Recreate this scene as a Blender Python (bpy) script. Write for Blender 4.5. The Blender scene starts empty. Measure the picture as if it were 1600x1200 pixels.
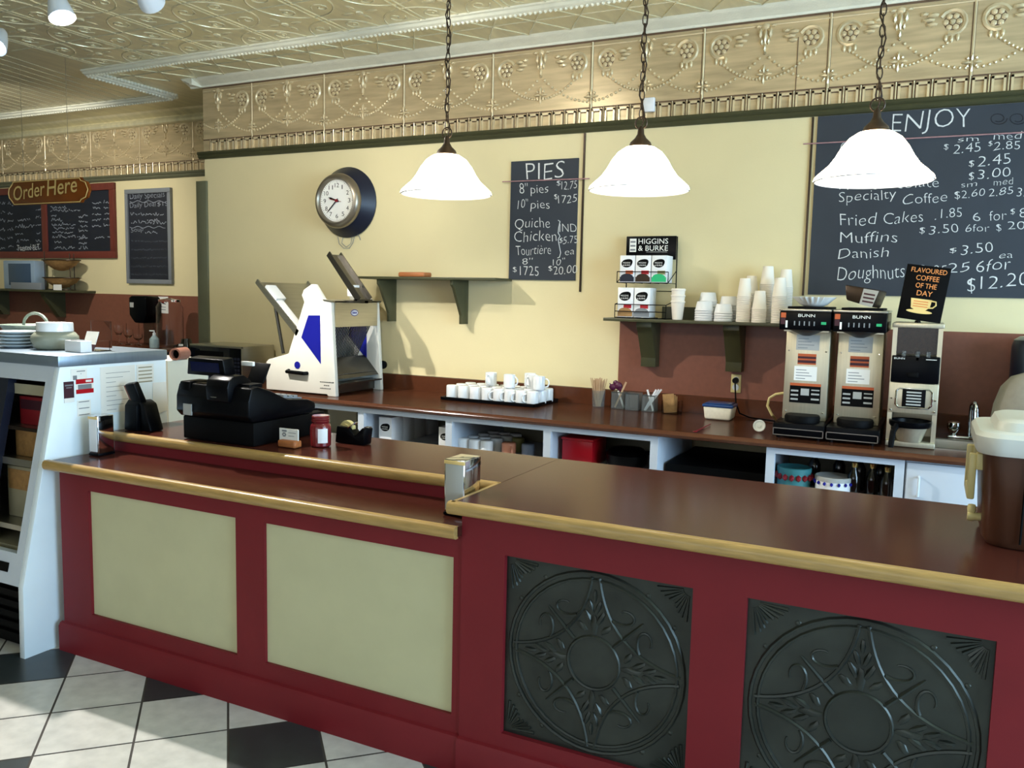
import bpy, bmesh, math, random
from mathutils import Vector, Matrix
random.seed(7)
S = bpy.context.scene
COL = S.collection
PI = math.pi
# ------------------------------------------------------------------ camera
F_PX, YAW, PITCH, ROLL, CZ = 1314.0, math.radians(26.3), math.radians(6.0), math.radians(1.27), 1.65
FW = Vector((-math.sin(YAW)*math.cos(PITCH), math.cos(YAW)*math.cos(PITCH), -math.sin(PITCH)))
R0 = Vector((math.cos(YAW), math.sin(YAW), 0)); U0 = R0.cross(FW)
RT = R0*math.cos(ROLL) + U0*math.sin(ROLL); UP = -R0*math.sin(ROLL) + U0*math.cos(ROLL)
CAM = Vector((0, 0, CZ))
cd = bpy.data.cameras.new('camera'); cam = bpy.data.objects.new('camera', cd); COL.objects.link(cam)
cd.sensor_fit = 'HORIZONTAL'; cd.sensor_width = 36.0; cd.lens = 36.0*F_PX/1600.0
cd.clip_start = 0.05; cd.clip_end = 100
cam.matrix_world = Matrix(((RT.x, UP.x, -FW.x, 0), (RT.y, UP.y, -FW.y, 0), (RT.z, UP.z, -FW.z, CZ), (0, 0, 0, 1)))
S.camera = cam
# ------------------------------------------------------------------ view + light
S.view_settings.view_transform = 'Standard'; S.view_settings.look = 'None'
S.view_settings.gamma = 1.0; S.view_settings.use_curve_mapping = False
S.view_settings.exposure = 0.15
W_ = bpy.data.worlds.new('world'); S.world = W_; W_.use_nodes = True
W_.node_tree.nodes['Background'].inputs[0].default_value = (0.75, 0.86, 1.0, 1)
W_.node_tree.nodes['Background'].inputs[1].default_value = 0.35
def area(name, loc, rot, sx, sy, power, col):
    l = bpy.data.lights.new(name, 'AREA'); l.shape = 'RECTANGLE'; l.size = sx; l.size_y = sy; l.energy = power; l.color = col
    o = bpy.data.objects.new(name, l); COL.objects.link(o); o.location = loc; o.rotation_euler = rot; return o
area('shop_window_daylight', (-1.5, -4.2, 1.75), (math.radians(90), 0, 0), 6.0, 2.3, 75, (0.86, 0.93, 1.0))
area('side_window_daylight', (4.15, 2.0, 1.75), (math.radians(90), 0, math.radians(90)), 4.4, 2.2, 470, (0.50, 0.75, 1.0))
def spot(name, loc, tgt, power, deg, blend, col, rad=0.03):
    l = bpy.data.lights.new(name, 'SPOT'); l.energy = power; l.spot_size = math.radians(deg); l.spot_blend = blend; l.color = col; l.shadow_soft_size = rad
    o = bpy.data.objects.new(name, l); COL.objects.link(o); o.location = loc
    o.rotation_euler = (Vector(tgt)-Vector(loc)).to_track_quat('-Z', 'Y').to_euler(); return o
# track lamps: the heads themselves are built further down at the same places
TRACK = [((-4.27, 3.1, 3.10), (-3.1, 3.0, 0.4), 390, 125, 0.4), ((-3.69, 3.18, 3.12), (-4.6, 5.4, 2.0), 95, 85, 0.8), ((-2.75, 3.5, 3.24), (-2.9, 5.45, 2.45), 55, 80, 0.9),
         ((-5.19, 3.33, 3.10), (-4.2, 1.6, 0.6), 60, 70, 0.6), ((-7.3, 4.0, 3.10), (-8.3, 6.2, 2.0), 140, 100, 0.7)]  # the last lamp is added out of view to brighten the recess
for i, (p, t, w, dg, bl) in enumerate(TRACK):
    spot('track_lamp_light', p, t, w, dg, bl, (1.0, 0.96, 0.88))
PEND = [(-1.819, 3.03, 2.058), (-1.011, 3.08, 2.052), (-0.203, 3.08, 2.055)]   # rim centres of the three bell shades
for p in PEND:
    l = bpy.data.lights.new('pendant_bulb_light', 'POINT'); l.energy = 2.5; l.color = (1.0, 0.90, 0.72); l.shadow_soft_size = 0.05
    o = bpy.data.objects.new('pendant_bulb_light', l); COL.objects.link(o); o.location = (p[0], p[1], p[2]+0.03)
# ------------------------------------------------------------------ helpers: a picture point on a real plane
def ray(x, y): return FW + RT*((x-800)/F_PX) - UP*((y-600)/F_PX)
def onz(x, y, z): d = ray(x, y); return CAM + d*((z-CZ)/d.z)
def ony(x, y, Y): d = ray(x, y); return CAM + d*(Y/d.y)
def onx(x, y, X): d = ray(x, y); return CAM + d*(X/d.x)
def srgb(h):
    h = h.lstrip('#'); v = [int(h[i:i+2], 16)/255 for i in (0, 2, 4)]
    return tuple(c/12.92 if c <= 0.04045 else ((c+0.055)/1.055)**2.4 for c in v)
MATS = {}
def mat(name, hexcol, rough=0.5, metal=0.0, vary=0.08, scale=6.0, bump=0.0, bscale=60.0, stretch=(1, 1, 1), emit=None, trans=0.0, ior=1.45, alpha=1.0, spec=0.5, coat=0.0):
    m = bpy.data.materials.new(name); m.use_nodes = True; nt = m.node_tree; b = nt.nodes['Principled BSDF']
    c = srgb(hexcol)
    b.inputs['Roughness'].default_value = rough; b.inputs['Metallic'].default_value = metal
    b.inputs['IOR'].default_value = ior; b.inputs['Specular IOR Level'].default_value = spec
    b.inputs['Coat Weight'].default_value = coat; b.inputs['Coat Roughness'].default_value = 0.08
    tc = nt.nodes.new('ShaderNodeTexCoord'); mp = nt.nodes.new('ShaderNodeMapping'); mp.inputs['Scale'].default_value = stretch
    nt.links.new(tc.outputs['Object'], mp.inputs[0])
    if vary > 0:
        n = nt.nodes.new('ShaderNodeTexNoise'); n.inputs['Scale'].default_value = scale; n.inputs['Detail'].default_value = 4
        nt.links.new(mp.outputs[0], n.inputs['Vector'])
        r = nt.nodes.new('ShaderNodeValToRGB'); nt.links.new(n.outputs['Fac'], r.inputs[0])
        r.color_ramp.elements[0].position = 0.3; r.color_ramp.elements[1].position = 0.7
        r.color_ramp.elements[0].color = tuple(x*(1-vary) for x in c)+(1,); r.color_ramp.elements[1].color = tuple(min(1, x*(1+vary)) for x in c)+(1,)
        nt.links.new(r.outputs[0], b.inputs['Base Color'])
    else: b.inputs['Base Color'].default_value = c+(1,)
    if bump > 0:
        n2 = nt.nodes.new('ShaderNodeTexNoise'); n2.inputs['Scale'].default_value = bscale; nt.links.new(mp.outputs[0], n2.inputs['Vector'])
        bp = nt.nodes.new('ShaderNodeBump'); bp.inputs['Strength'].default_value = bump; bp.inputs['Distance'].default_value = 0.01
        nt.links.new(n2.outputs['Fac'], bp.inputs['Height']); nt.links.new(bp.outputs[0], b.inputs['Normal'])
    if emit:
        b.inputs['Emission Color'].default_value = srgb(emit[0])+(1,); b.inputs['Emission Strength'].default_value = emit[1]
    if trans: b.inputs['Transmission Weight'].default_value = trans
    if alpha < 1: b.inputs['Alpha'].default_value = alpha
    MATS[name] = m; return m
yellow = mat('wall_yellow', '#ddd0a3', 0.55, vary=0.03, scale=2, bump=0.06, bscale=120)
brownlam = mat('brown_laminate', '#7c4c3b', 0.42, vary=0.06, scale=30)
topmat = mat('counter_laminate', '#46231c', 0.19, vary=0.05, scale=40, spec=0.16)
backtop = mat('back_counter_laminate', '#54301f', 0.18, vary=0.06, scale=40, spec=0.4)
redp = mat('red_paint', '#741c23', 0.5, vary=0.06, scale=5, spec=0.3)
cream = mat('cream_panel', '#c3c09a', 0.6, vary=0.03, scale=8)
wood = mat('nosing_wood', '#ab8b54', 0.3, vary=0.16, scale=9, stretch=(1.2, 12, 12))
woodblk = mat('wood_block', '#a8673a', 0.45, vary=0.18, scale=12, stretch=(1, 8, 8))
tin = mat('dark_tin', '#343834', 0.34, 0.55, vary=0.25, scale=8)
frieze = mat('antique_gold_tin', '#c2ae88', 0.33, 0.3, vary=0.2, scale=3, stretch=(1, 1, 9))
friezelt = mat('raised_gold_tin', '#d3c29c', 0.3, 0.3, vary=0.1, scale=14)
friezedk = mat('antique_groove_shadow', '#6a5440', 0.5, 0.2, vary=0.15, scale=10)  # dark antique paint in the gaps, also shadow painted in behind the ornaments
ceilm = mat('ceiling_tin', '#ddd5b0', 0.3, 0.35, vary=0.1, scale=3, stretch=(6, 1, 1), bump=0.05, bscale=30)
ceilhi = mat('ceiling_relief', '#dcd5b4', 0.26, 0.35, vary=0.05)
cove = mat('crown_white', '#e6e4cf', 0.32, 0.0, vary=0.06, scale=9, bump=0.25, bscale=70)
olive = mat('olive_paint', '#43432c', 0.4, vary=0.08)
oliveg = mat('olive_grey_paint', '#64654f', 0.5, vary=0.06)
whitep = mat('white_paint', '#c3ccd6', 0.4, vary=0.02)
white = mat('white_plastic', '#e6e8ea', 0.35, vary=0.02)
fridgew = mat('fridge_enamel', '#e2eef5', 0.3, vary=0.02)
ceramic = mat('white_ceramic', '#e9ecee', 0.15, vary=0.01, coat=0.3)
paper = mat('paper', '#e8e8e2', 0.7, vary=0.03)
papercup = mat('paper_cup', '#eee7db', 0.55, vary=0.02)
fsteel = mat('cool_steel', '#8b9aa8', 0.35, 0.7, vary=0.05, scale=5, stretch=(1, 25, 1))
wsteel = mat('warm_steel', '#cbc3aa', 0.36, 0.7, vary=0.05, scale=5, stretch=(25, 25, 1))
beancol = mat('hopper_brown', '#241a13', 0.25, vary=0.15, scale=40)
steel = mat('brushed_steel', '#b9b6ab', 0.3, 0.95, vary=0.06, scale=5, stretch=(1, 1, 25))
chrome = mat('chrome', '#d5d7da', 0.08, 1.0, vary=0.0)
dsteel = mat('dark_steel', '#5b5852', 0.25, 0.9, vary=0.1)
black = mat('black_plastic', '#040508', 0.33, vary=0.1, spec=0.12)
blackm = mat('black_matte', '#060607', 0.6, vary=0.1, spec=0.1)
navyscr = mat('dark_screen', '#10163a', 0.12, vary=0.05)
slicew = mat('slicer_enamel', '#d9d7cd', 0.33, vary=0.02)
blue = mat('blue_enamel', '#161a86', 0.3, vary=0.03)
board = mat('chalkboard', '#2c333c', 0.62, vary=0.14, scale=3)
boarddk = mat('old_chalkboard', '#191d27', 0.6, vary=0.25, scale=3)
chalk = mat('chalk', '#d6d8d6', 0.9, vary=0.12, scale=60)
chalkdim = mat('chalk_faint', '#8b919b', 0.9, vary=0.2, scale=60)
pinkchalk = mat('pink_chalk', '#a77f80', 0.9, vary=0.15, scale=40)
redwood = mat('red_brown_wood', '#683026', 0.4, vary=0.12, scale=9, stretch=(9, 9, 1))
signw = mat('sign_orange_wood', '#7c3f0e', 0.35, vary=0.12, scale=8)
gold = mat('gold_paint', '#e3c57e', 0.4, vary=0.06)
brassm = mat('bronze_metal', '#3a2f26', 0.38, 0.7, vary=0.15)
bezelm = mat('aged_steel', '#8a8172', 0.32, 0.8, vary=0.15, scale=8)
shade = mat('lit_glass_shade', '#ffffff', 0.3, vary=0.0, emit=('#ffe9c4', 24.0))
glow = mat('lit_bulb', '#ffffff', 0.3, vary=0.0, emit=('#f4f6ff', 9.0))
bluewhite = mat('lamp_housing_white', '#cfd9e2', 0.35, vary=0.02)
glass = mat('clear_glass', '#ffffff', 0.03, vary=0.0, trans=1.0, ior=1.25)
acrylic = mat('clear_acrylic', '#ffffff', 0.02, vary=0.0, trans=1.0, ior=1.06)
frost = mat('frosted_plastic', '#e6ecec', 0.12, vary=0.0, trans=0.93, ior=1.06)
darkglass = mat('smoked_glass', '#0b0f18', 0.07, vary=0.0, spec=0.7)
redbox = mat('red_carton', '#7e1a22', 0.45, vary=0.1)
redpl = mat('red_plastic', '#b0131f', 0.3, vary=0.04)
jam = mat('jar_red', '#6e1d22', 0.18, vary=0.12, scale=20, coat=0.3)
orange = mat('orange_ink', '#b5552a', 0.5, vary=0.05)
tan = mat('tan_wicker', '#9b7647', 0.6, vary=0.2, scale=30, bump=0.3, bscale=90)
stickw = mat('wooden_stick', '#b99a78', 0.6, vary=0.1)
coolbr = mat('cooler_brown', '#4d2f21', 0.34, vary=0.06)
creampl = mat('cream_plastic', '#cfc38a', 0.35, vary=0.03)
coolw = mat('cooler_lid_white', '#d9dcd6', 0.35, vary=0.02)
navy = mat('navy_plastic', '#141a2c', 0.4, vary=0.06)
greyc = mat('grey_cloth', '#8e8778', 0.85, vary=0.06, scale=30, bump=0.15, bscale=150)
bluelid = mat('blue_lid', '#234a86', 0.25, vary=0.03, trans=0.2)
sugar = mat('white_granules', '#e9e2cf', 0.8, vary=0.05, scale=60)
teal = mat('teal_tin', '#3f7f82', 0.35, vary=0.12, scale=20)
goldcap = mat('gold_cap', '#c2a867', 0.25, 0.9, vary=0.05)
bottle = mat('dark_bottle', '#14100c', 0.1, vary=0.0, coat=0.3)
copper = mat('pink_paper', '#86594a', 0.5, vary=0.06)
greysrv = mat('grey_plastic', '#7c8185', 0.4, vary=0.04)
green = mat('green_led', '#0c5a38', 0.3, vary=0.0, emit=('#18c07a', 0.6))
purple = mat('purple_plastic', '#4d1c3a', 0.2, vary=0.1)
bluegrey = mat('blue_grey_mug', '#6f7d95', 0.3, vary=0.05)
peach = mat('peach_mug', '#c98a70', 0.3, vary=0.05)
lime = mat('olive_mug', '#8d8a55', 0.3, vary=0.05)
tileL = mat('floor_tile_light', '#d2d0cc', 0.3, vary=0.12, scale=14, bump=0.05, bscale=40)
tileD = mat('floor_tile_dark', '#353b3d', 0.3, vary=0.12, scale=14)
grout = mat('grout', '#4f4a48', 0.8, vary=0.1)
maroon = mat('maroon_print', '#3a1420', 0.5, vary=0.05)
interior = mat('case_interior', '#9a957d', 0.5, vary=0.06)
screenblue = mat('tv_screen', '#3c5066', 0.1, vary=0.03)
handred = mat('red_hand', '#7c1420', 0.4, vary=0.0)

# ------------------------------------------------------------------ mesh builder
class B:
    def __init__(s): s.bm = bmesh.new(); s.M = Matrix.Identity(4); s.mi = 0
    def v(s, p): return s.bm.verts.new(s.M @ Vector(p))
    def f(s, vs):
        try:
            q = s.bm.faces.new(vs); q.material_index = s.mi; return q
        except ValueError: return None
    def box(s, x0, x1, y0, y1, z0, z1, bev=0.0, seg=2):
        x0, x1 = min(x0, x1), max(x0, x1); y0, y1 = min(y0, y1), max(y0, y1); z0, z1 = min(z0, z1), max(z0, z1)
        c = [s.v((x, y, z)) for z in (z0, z1) for y in (y0, y1) for x in (x0, x1)]
        fs = [s.f([c[i] for i in q]) for q in ((0, 2, 3, 1), (4, 5, 7, 6), (0, 1, 5, 4), (2, 6, 7, 3), (0, 4, 6, 2), (1, 3, 7, 5))]
        if bev > 0:
            es = {e for q in fs for e in q.edges}
            r = bmesh.ops.bevel(s.bm, geom=list(es), offset=min(bev, 0.49*min(x1-x0, y1-y0, z1-z0)), segments=seg, profile=0.5, affect='EDGES')
            for q in r['faces']: q.material_index = s.mi
        return s
    def prism(s, pts, plane, d0, d1, bev=0.0):
        k = {'xz': lambda a, b, d: (a, d, b), 'yz': lambda a, b, d: (d, a, b), 'xy': lambda a, b, d: (a, b, d)}[plane]
        a = [s.v(k(p[0], p[1], d0)) for p in pts]; b = [s.v(k(p[0], p[1], d1)) for p in pts]; n = len(pts)
        fs = [s.f(a), s.f(b[::-1])] + [s.f([a[i], b[i], b[(i+1) % n], a[(i+1) % n]]) for i in range(n)]
        fs = [q for q in fs if q]
        bmesh.ops.recalc_face_normals(s.bm, faces=fs)
        if bev > 0:
            es = {e for q in fs for e in q.edges}
            r = bmesh.ops.bevel(s.bm, geom=list(es), offset=bev, segments=2, profile=0.5, affect='EDGES')
            for q in r['faces']: q.material_index = s.mi
        return s
    def lathe(s, prof, o=(0, 0, 0), n=24, ax='z', caps=(True, True), sq=(1, 1)):
        o = Vector(o); rings = []
        for r, h in prof:
            ring = []
            for i in range(n):
                t = 2*PI*i/n; a, b = r*math.cos(t)*sq[0], r*math.sin(t)*sq[1]
                p = {'z': (a, b, h), 'y': (a, h, b), 'x': (h, a, b)}[ax]
                ring.append(s.v(o+Vector(p)))
            rings.append(ring)
        fs = []
        for k in range(len(rings)-1):
            for i in range(n): fs.append(s.f([rings[k][i], rings[k][(i+1) % n], rings[k+1][(i+1) % n], rings[k+1][i]]))
        if caps[0]: fs.append(s.f(rings[0][::-1]))
        if caps[1]: fs.append(s.f(rings[-1]))
        bmesh.ops.recalc_face_normals(s.bm, faces=[q for q in fs if q])
        return s
    def cyl(s, p0, p1, r0, r1=None, n=16):
        r1 = r0 if r1 is None else r1
        return s.tube([p0, p1], [r0, r1], n)
    def tube(s, pts, r, n=8, closed=False):
        pts = [Vector(p) for p in pts]; m = len(pts); rs = r if isinstance(r, (list, tuple)) else [r]*m
        t0 = (pts[1]-pts[0]).normalized(); nv = t0.orthogonal().normalized(); rings = []; pt = t0
        for i in range(m):
            if closed: t = (pts[(i+1) % m]-pts[i-1])
            else: t = pts[min(i+1, m-1)]-pts[max(i-1, 0)]
            t = t.normalized() if t.length > 1e-9 else pt
            q = pt.rotation_difference(t); nv = (q @ nv); nv = (nv-t*nv.dot(t)).normalized(); pt = t; bn = t.cross(nv)
            rings.append([s.v(pts[i]+(nv*math.cos(2*PI*k/n)+bn*math.sin(2*PI*k/n))*rs[i]) for k in range(n)])
        fs = []
        for i in range(m if closed else m-1):
            a, b = rings[i], rings[(i+1) % m]
            for k in range(n): fs.append(s.f([a[k], a[(k+1) % n], b[(k+1) % n], b[k]]))
        if not closed: fs += [s.f(rings[0][::-1]), s.f(rings[-1])]
        bmesh.ops.recalc_face_normals(s.bm, faces=[q for q in fs if q])
        return s
    def ball(s, c, r, sc=(1, 1, 1), sub=1):
        ret = bmesh.ops.create_icosphere(s.bm, subdivisions=sub, radius=1.0, matrix=s.M @ Matrix.Translation(c) @ Matrix.Diagonal((r*sc[0], r*sc[1], r*sc[2], 1)))
        for vv in ret['verts']:
            for q in vv.link_faces: q.material_index = s.mi
        return s
    def quad(s, pts): s.f([s.v(p) for p in pts]); return s
    def disc(s, c, r, ax='y', n=24, sq=(1, 1)):
        c = Vector(c)
        k = {'y': lambda a, b: (a, 0, b), 'z': lambda a, b: (a, b, 0), 'x': lambda a, b: (0, a, b)}[ax]
        s.f([s.v(c+Vector(k(r*sq[0]*math.cos(2*PI*i/n), r*sq[1]*math.sin(2*PI*i/n)))) for i in range(n)]); return s
def obj(name, b, m, parent=None, smooth=38, recenter=False):
    me = bpy.data.meshes.new(name); bm = b.bm
    lim = math.radians(smooth); bm.normal_update()
    for e in bm.edges:
        e.smooth = (len(e.link_faces) == 2 and e.calc_face_angle(0) < lim)
    for q in bm.faces: q.smooth = True
    bm.to_mesh(me); bm.free()
    for x in (m if isinstance(m, (list, tuple)) else [m]): me.materials.append(x)
    o = bpy.data.objects.new(name, me); COL.objects.link(o)
    if recenter and len(me.vertices):
        xs = [v.co for v in me.vertices]
        c = Vector((sum(v.x for v in xs)/len(xs), sum(v.y for v in xs)/len(xs), min(v.z for v in xs)))
        me.transform(Matrix.Translation(-c)); o.location = c
    return o
def thing(name, label, cat, loc=(0, 0, 0), group=None):
    o = bpy.data.objects.new(name, None); COL.objects.link(o); o.location = loc; o.empty_display_size = 0.05
    o['label'] = label; o['category'] = cat
    if group: o['group'] = group
    return o
def solo(name, b, m, label, cat, group=None, kind=None, smooth=38):
    o = obj(name, b, m, None, smooth, recenter=True); o['label'] = label; o['category'] = cat
    if group: o['group'] = group
    if kind: o['kind'] = kind
    return o
def part(name, b, m, parent, label=None, smooth=38):
    o = obj(name, b, m, None, smooth)
    o.parent = parent
    o.matrix_parent_inverse = parent_total(parent).inverted()
    if label: o['label'] = label
    return o
def parent_total(p):
    M = p.matrix_basis.copy()
    if p.parent is not None: M = parent_total(p.parent) @ p.matrix_parent_inverse @ M
    return M
def struct(name, b, m, parent=None, smooth=38):
    o = obj(name, b, m, None, smooth); o['kind'] = 'structure'
    if parent is not None: o.parent = parent
    return o
def copy_tree(o, parent=None):
    c = o.copy(); COL.objects.link(c)
    if parent is not None: c.parent = parent
    for ch in list(o.children): copy_tree(ch, c)
    return c
# ------------------------------------------------------------------ lettering
_tc = {}
def glyphs(s, thin=0.0, res=3):
    k = (s, thin, res)
    if k in _tc: return _tc[k]
    cu = bpy.data.curves.new('lettering_tmp', 'FONT'); cu.body = s; cu.size = 1.0; cu.resolution_u = res; cu.offset = -thin
    o = bpy.data.objects.new('lettering_tmp', cu); COL.objects.link(o)
    dg = bpy.context.evaluated_depsgraph_get(); dg.update()
    me = bpy.data.meshes.new_from_object(o.evaluated_get(dg))
    vs = [(v.co.x, v.co.y) for v in me.vertices]; fs = [tuple(p.vertices) for p in me.polygons]
    bpy.data.objects.remove(o); bpy.data.curves.remove(cu); bpy.data.meshes.remove(me)
    if vs:
        x0 = min(v[0] for v in vs); x1 = max(v[0] for v in vs)
        vs = [((v[0]-x0)/(x1-x0), v[1]/0.7) for v in vs]   # x in 0..1, cap height = 1
    _tc[k] = (vs, fs); return _tc[k]
def put(b, s, o, xv, yv, thin=0.0, shear=0.0, res=3):
    vs, fs = glyphs(s, thin, res); o, xv, yv = Vector(o), Vector(xv), Vector(yv)
    q = [b.v(o + xv*(x) + xv.normalized()*(shear*y*yv.length) + yv*y) for x, y in vs]
    for f in fs: b.f([q[i] for i in f])
def write(b, s, p0, p1, cap, Y, thin=0.018, shear=0.0):
    """s on the plane y = Y, baseline from picture point p0 to p1, capitals `cap` picture pixels tall"""
    a = ony(*p0, Y); c = ony(*p1, Y); t = ony(p0[0], p0[1]-cap, Y)
    n0 = len(b.bm.verts); put(b, s, a, c-a, Vector((0, 0, (t-a).z)), thin, shear)
    b.bm.verts.ensure_lookup_table(); ph = (a.x*7.3+a.z*11.1) % 6.0; H = abs((t-a).z)
    for v in b.bm.verts[n0:]:                      # the unevenness of a hand
        q = (v.co.x-a.x)/max(H, 1e-4)
        v.co.z += H*(0.05*math.sin(q*2.1+ph)+0.035*math.sin(q*4.7+2*ph)); v.co.x += H*0.05*math.sin((v.co.z-a.z)/H*2.6+q*1.3+ph)
def scribble(b, p0, p1, h, Y, r=0.0022, seed=0):
    rnd = random.Random(seed); a = ony(*p0, Y); c = ony(*p1, Y); up = (ony(p0[0], p0[1]-h, Y)-a).z
    n = max(4, int((c-a).length/0.014)); pts = []
    for i in range(n+1):
        q = a+(c-a)*(i/n); pts.append((q.x, Y, q.z+up*(rnd.random()*(1.0 if rnd.random() < .25 else .6))))
    for k in range(0, len(pts)-1):
        if rnd.random() < 0.86:
            u, v_ = Vector(pts[k]), Vector(pts[k+1]); d = (v_-u).normalized(); nn = Vector((-d.z, 0, d.x))*r
            b.quad([u-nn, v_-nn, v_+nn, u+nn])
def V(*a): return Vector(a)
# ================================================================== THE ROOM
WY, RY, EX, CEIL = 5.48, 6.28, -5.73, 3.42      # back wall, recessed wall, end of the back wall, ceiling height
# floor: tiles laid at 45 degrees, every few of them dark
b = B(); b.mi = 2; b.quad([(-12, -4.2, 0), (4.2, -4.2, 0), (4.2, 6.4, 0), (-12, 6.4, 0)])
for i in range(-14, 15):
    for j in range(-16, 16):
        u0, u1 = -0.95+0.461*i+0.006, -0.95+0.461*(i+1)-0.006; v0, v1 = 4.955+0.4525*j+0.006, 4.955+0.4525*(j+1)-0.006
        P4 = [((u-v)/2, (u+v)/2) for u, v in ((u0, v0), (u1, v0), (u1, v1), (u0, v1))]
        if not all(-7.5 < x < 2.5 and -1.5 < y < 5.0 for x, y in P4): continue
        b.mi = 1 if (i % 3, j % 3) in ((2, 1), (1, 0)) else 0
        b.quad([(x, y, 0.002) for x, y in P4])
struct('floor', b, [tileL, tileD, grout])
b = B(); b.box(EX, 4.2, WY, WY+0.8, 0, CEIL); struct('wall_back', b, yellow)
b = B(); b.box(-12, EX+0.1, RY, RY+0.12, 0, CEIL); struct('wall_rear', b, yellow)
b = B(); b.box(-12.1, -12, -4.2, RY, 0, CEIL); struct('wall_left', b, yellow)
b = B(); b.box(4.2, 4.3, 4.3, 6.3, 0, CEIL).box(4.2, 4.3, -4.3, -0.4, 0, CEIL).box(4.2, 4.3, -0.4, 4.3, 0, 0.55).box(4.2, 4.3, -0.4, 4.3, 2.95, CEIL); struct('wall_right', b, yellow)
b = B(); b.box(-12, -4.8, -4.4, -4.3, 0, CEIL).box(1.8, 4.2, -4.4, -4.3, 0, CEIL).box(-4.8, 1.8, -4.4, -4.3, 0, 0.5).box(-4.8, 1.8, -4.4, -4.3, 3.0, CEIL); struct('wall_front', b, yellow)
b = B()
for x in (-4.8, -2.6, -0.4, 1.74): b.box(x, x+0.06, -4.36, -4.3, 0.5, 3.0)
b.box(-4.8, 1.8, -4.36, -4.3, 0.5, 0.58).box(-4.8, 1.8, -4.36, -4.3, 2.92, 3.0); struct('window_1', b, redwood)
b = B()
for y in (-0.4, 1.2, 2.8, 4.24): b.box(4.22, 4.28, y, y+0.06, 0.55, 2.95)
b.box(4.22, 4.28, -0.4, 4.3, 0.55, 0.63).box(4.22, 4.28, -0.4, 4.3, 2.87, 2.95); struct('window_2', b, redwood)
# ceiling with pressed pattern
b = B(); b.box(-12, 4.2, -4.3, RY+0.1, CEIL, CEIL+0.1)
b.mi = 1
RX, RYB = -6.4, 4.86                                    # corner of the beaded border
def rib(p0, p1, r=0.007): b.tube([p0, p1], r, 5)
T = 0.61
for k in range(0, 13):
    x = RX+0.25+T*k
    rib((x, RYB-3.1, CEIL), (x, RYB, CEIL), 0.006); rib((x+0.04, RYB-3.1, CEIL), (x+0.04, RYB, CEIL), 0.006)
for k in range(1, 5):
    y = RYB-0.02-T*k
    rib((RX, y, CEIL), (1.6, y, CEIL), 0.006)
for k in range(0, 12):
    for m in range(0, 4):
        cx, cy = RX+0.27+T*(k+0.5), RYB-0.02-T*(m+0.5)
        for q in range(4):
            a0 = q*PI/2
            ex, ey = cx+T*0.5*(1 if q in (0, 3) else -1), cy+T*0.5*(1 if q < 2 else -1)
            pts = [(ex+0.44*T*math.cos(a0+PI+PI/2*t/8), ey+0.44*T*math.sin(a0+PI+PI/2*t/8), CEIL) for t in range(9)]
            b.tube(pts, 0.006, 5)
            px_, py_ = cx+0.17*(1 if q in (0, 3) else -1), cy+0.17*(1 if q < 2 else -1)
            sp = [(px_+(0.07-0.006*t)*math.cos(t*0.75+a0), py_+(0.07-0.006*t)*math.sin(t*0.75+a0), CEIL) for t in range(11)]
            b.tube(sp, 0.005, 5)
            b.ball((cx+0.09*math.cos(a0), cy+0.09*math.sin(a0), CEIL), 0.035, (1.6, 0.6, 0.2) if q % 2 == 0 else (0.6, 1.6, 0.2))
        b.ball((cx, cy, CEIL), 0.03, (1, 1, .6))
for k in range(0, 26):                                   # crossed ribs of the border strip
    x = RX+0.1+0.31*k
    rib((x, RYB+0.03, CEIL), (x+0.31, 5.36, CEIL), 0.005); rib((x+0.31, RYB+0.03, CEIL), (x, 5.36, CEIL), 0.005)
rib((RX, 5.10, CEIL), (1.8, 5.10, CEIL), 0.006)
for k in range(0, 40):                                   # finer ribs left of the corner
    x = RX-0.05-0.13*k
    rib((x, 3.6, CEIL), (x-0.4, 5.9, CEIL), 0.004)
struct('ceiling', b, [ceilm, ceilhi])
b = B()                                                  # beaded moulding that frames the ceiling field
def beadrun(p0, p1):
    p0, p1 = Vector(p0), Vector(p1); L = (p1-p0).length; d = (p1-p0)/L; nrm = Vector((-d.y, d.x, 0))
    b.tube([p0, p1], 0.040, 8)
    b.tube([p0-nrm*0.045, p1-nrm*0.045], 0.014, 6); b.tube([p0+nrm*0.05, p1+nrm*0.05], 0.012, 6)
    n = int(L/0.034)
    for i in range(n):
        c = p0+d*(L*(i+0.5)/n); b.ball(c+Vector((0, 0, -0.037)), 0.014); b.ball(c+nrm*0.058+Vector((0, 0, -0.006)), 0.020)
beadrun((RX, RYB, CEIL), (1.8, RYB, CEIL)); beadrun((RX, 5.75, CEIL), (RX, RYB, CEIL)); beadrun((-9.6, 5.72, CEIL), (RX, 5.75, CEIL))
struct('trim_1', b, cove)
def cove_prof(y): return [(y, 3.365), (y-0.02, 3.365), (y-0.028, 3.378), (y-0.05, 3.385), (y-0.075, 3.398), (y-0.1, 3.402), (y-0.115, 3.412), (y-0.13, 3.42), (y, 3.42)]
b = B(); b.prism(cove_prof(WY), 'yz', EX-0.13, 4.2)
b.prism([(EX-(WY-p[0]), p[1]) for p in cove_prof(WY)], 'xz', WY-0.13, RY); struct('trim_2', b, cove)
b = B(); b.prism(cove_prof(RY), 'yz', -12, EX); b.box(-12, EX, RY-0.035, RY, 3.30, 3.365).tube([(-12, RY-0.04, 3.33), (EX, RY-0.04, 3.33)], 0.03, 8); struct('trim_3', b, ceilm)
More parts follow.
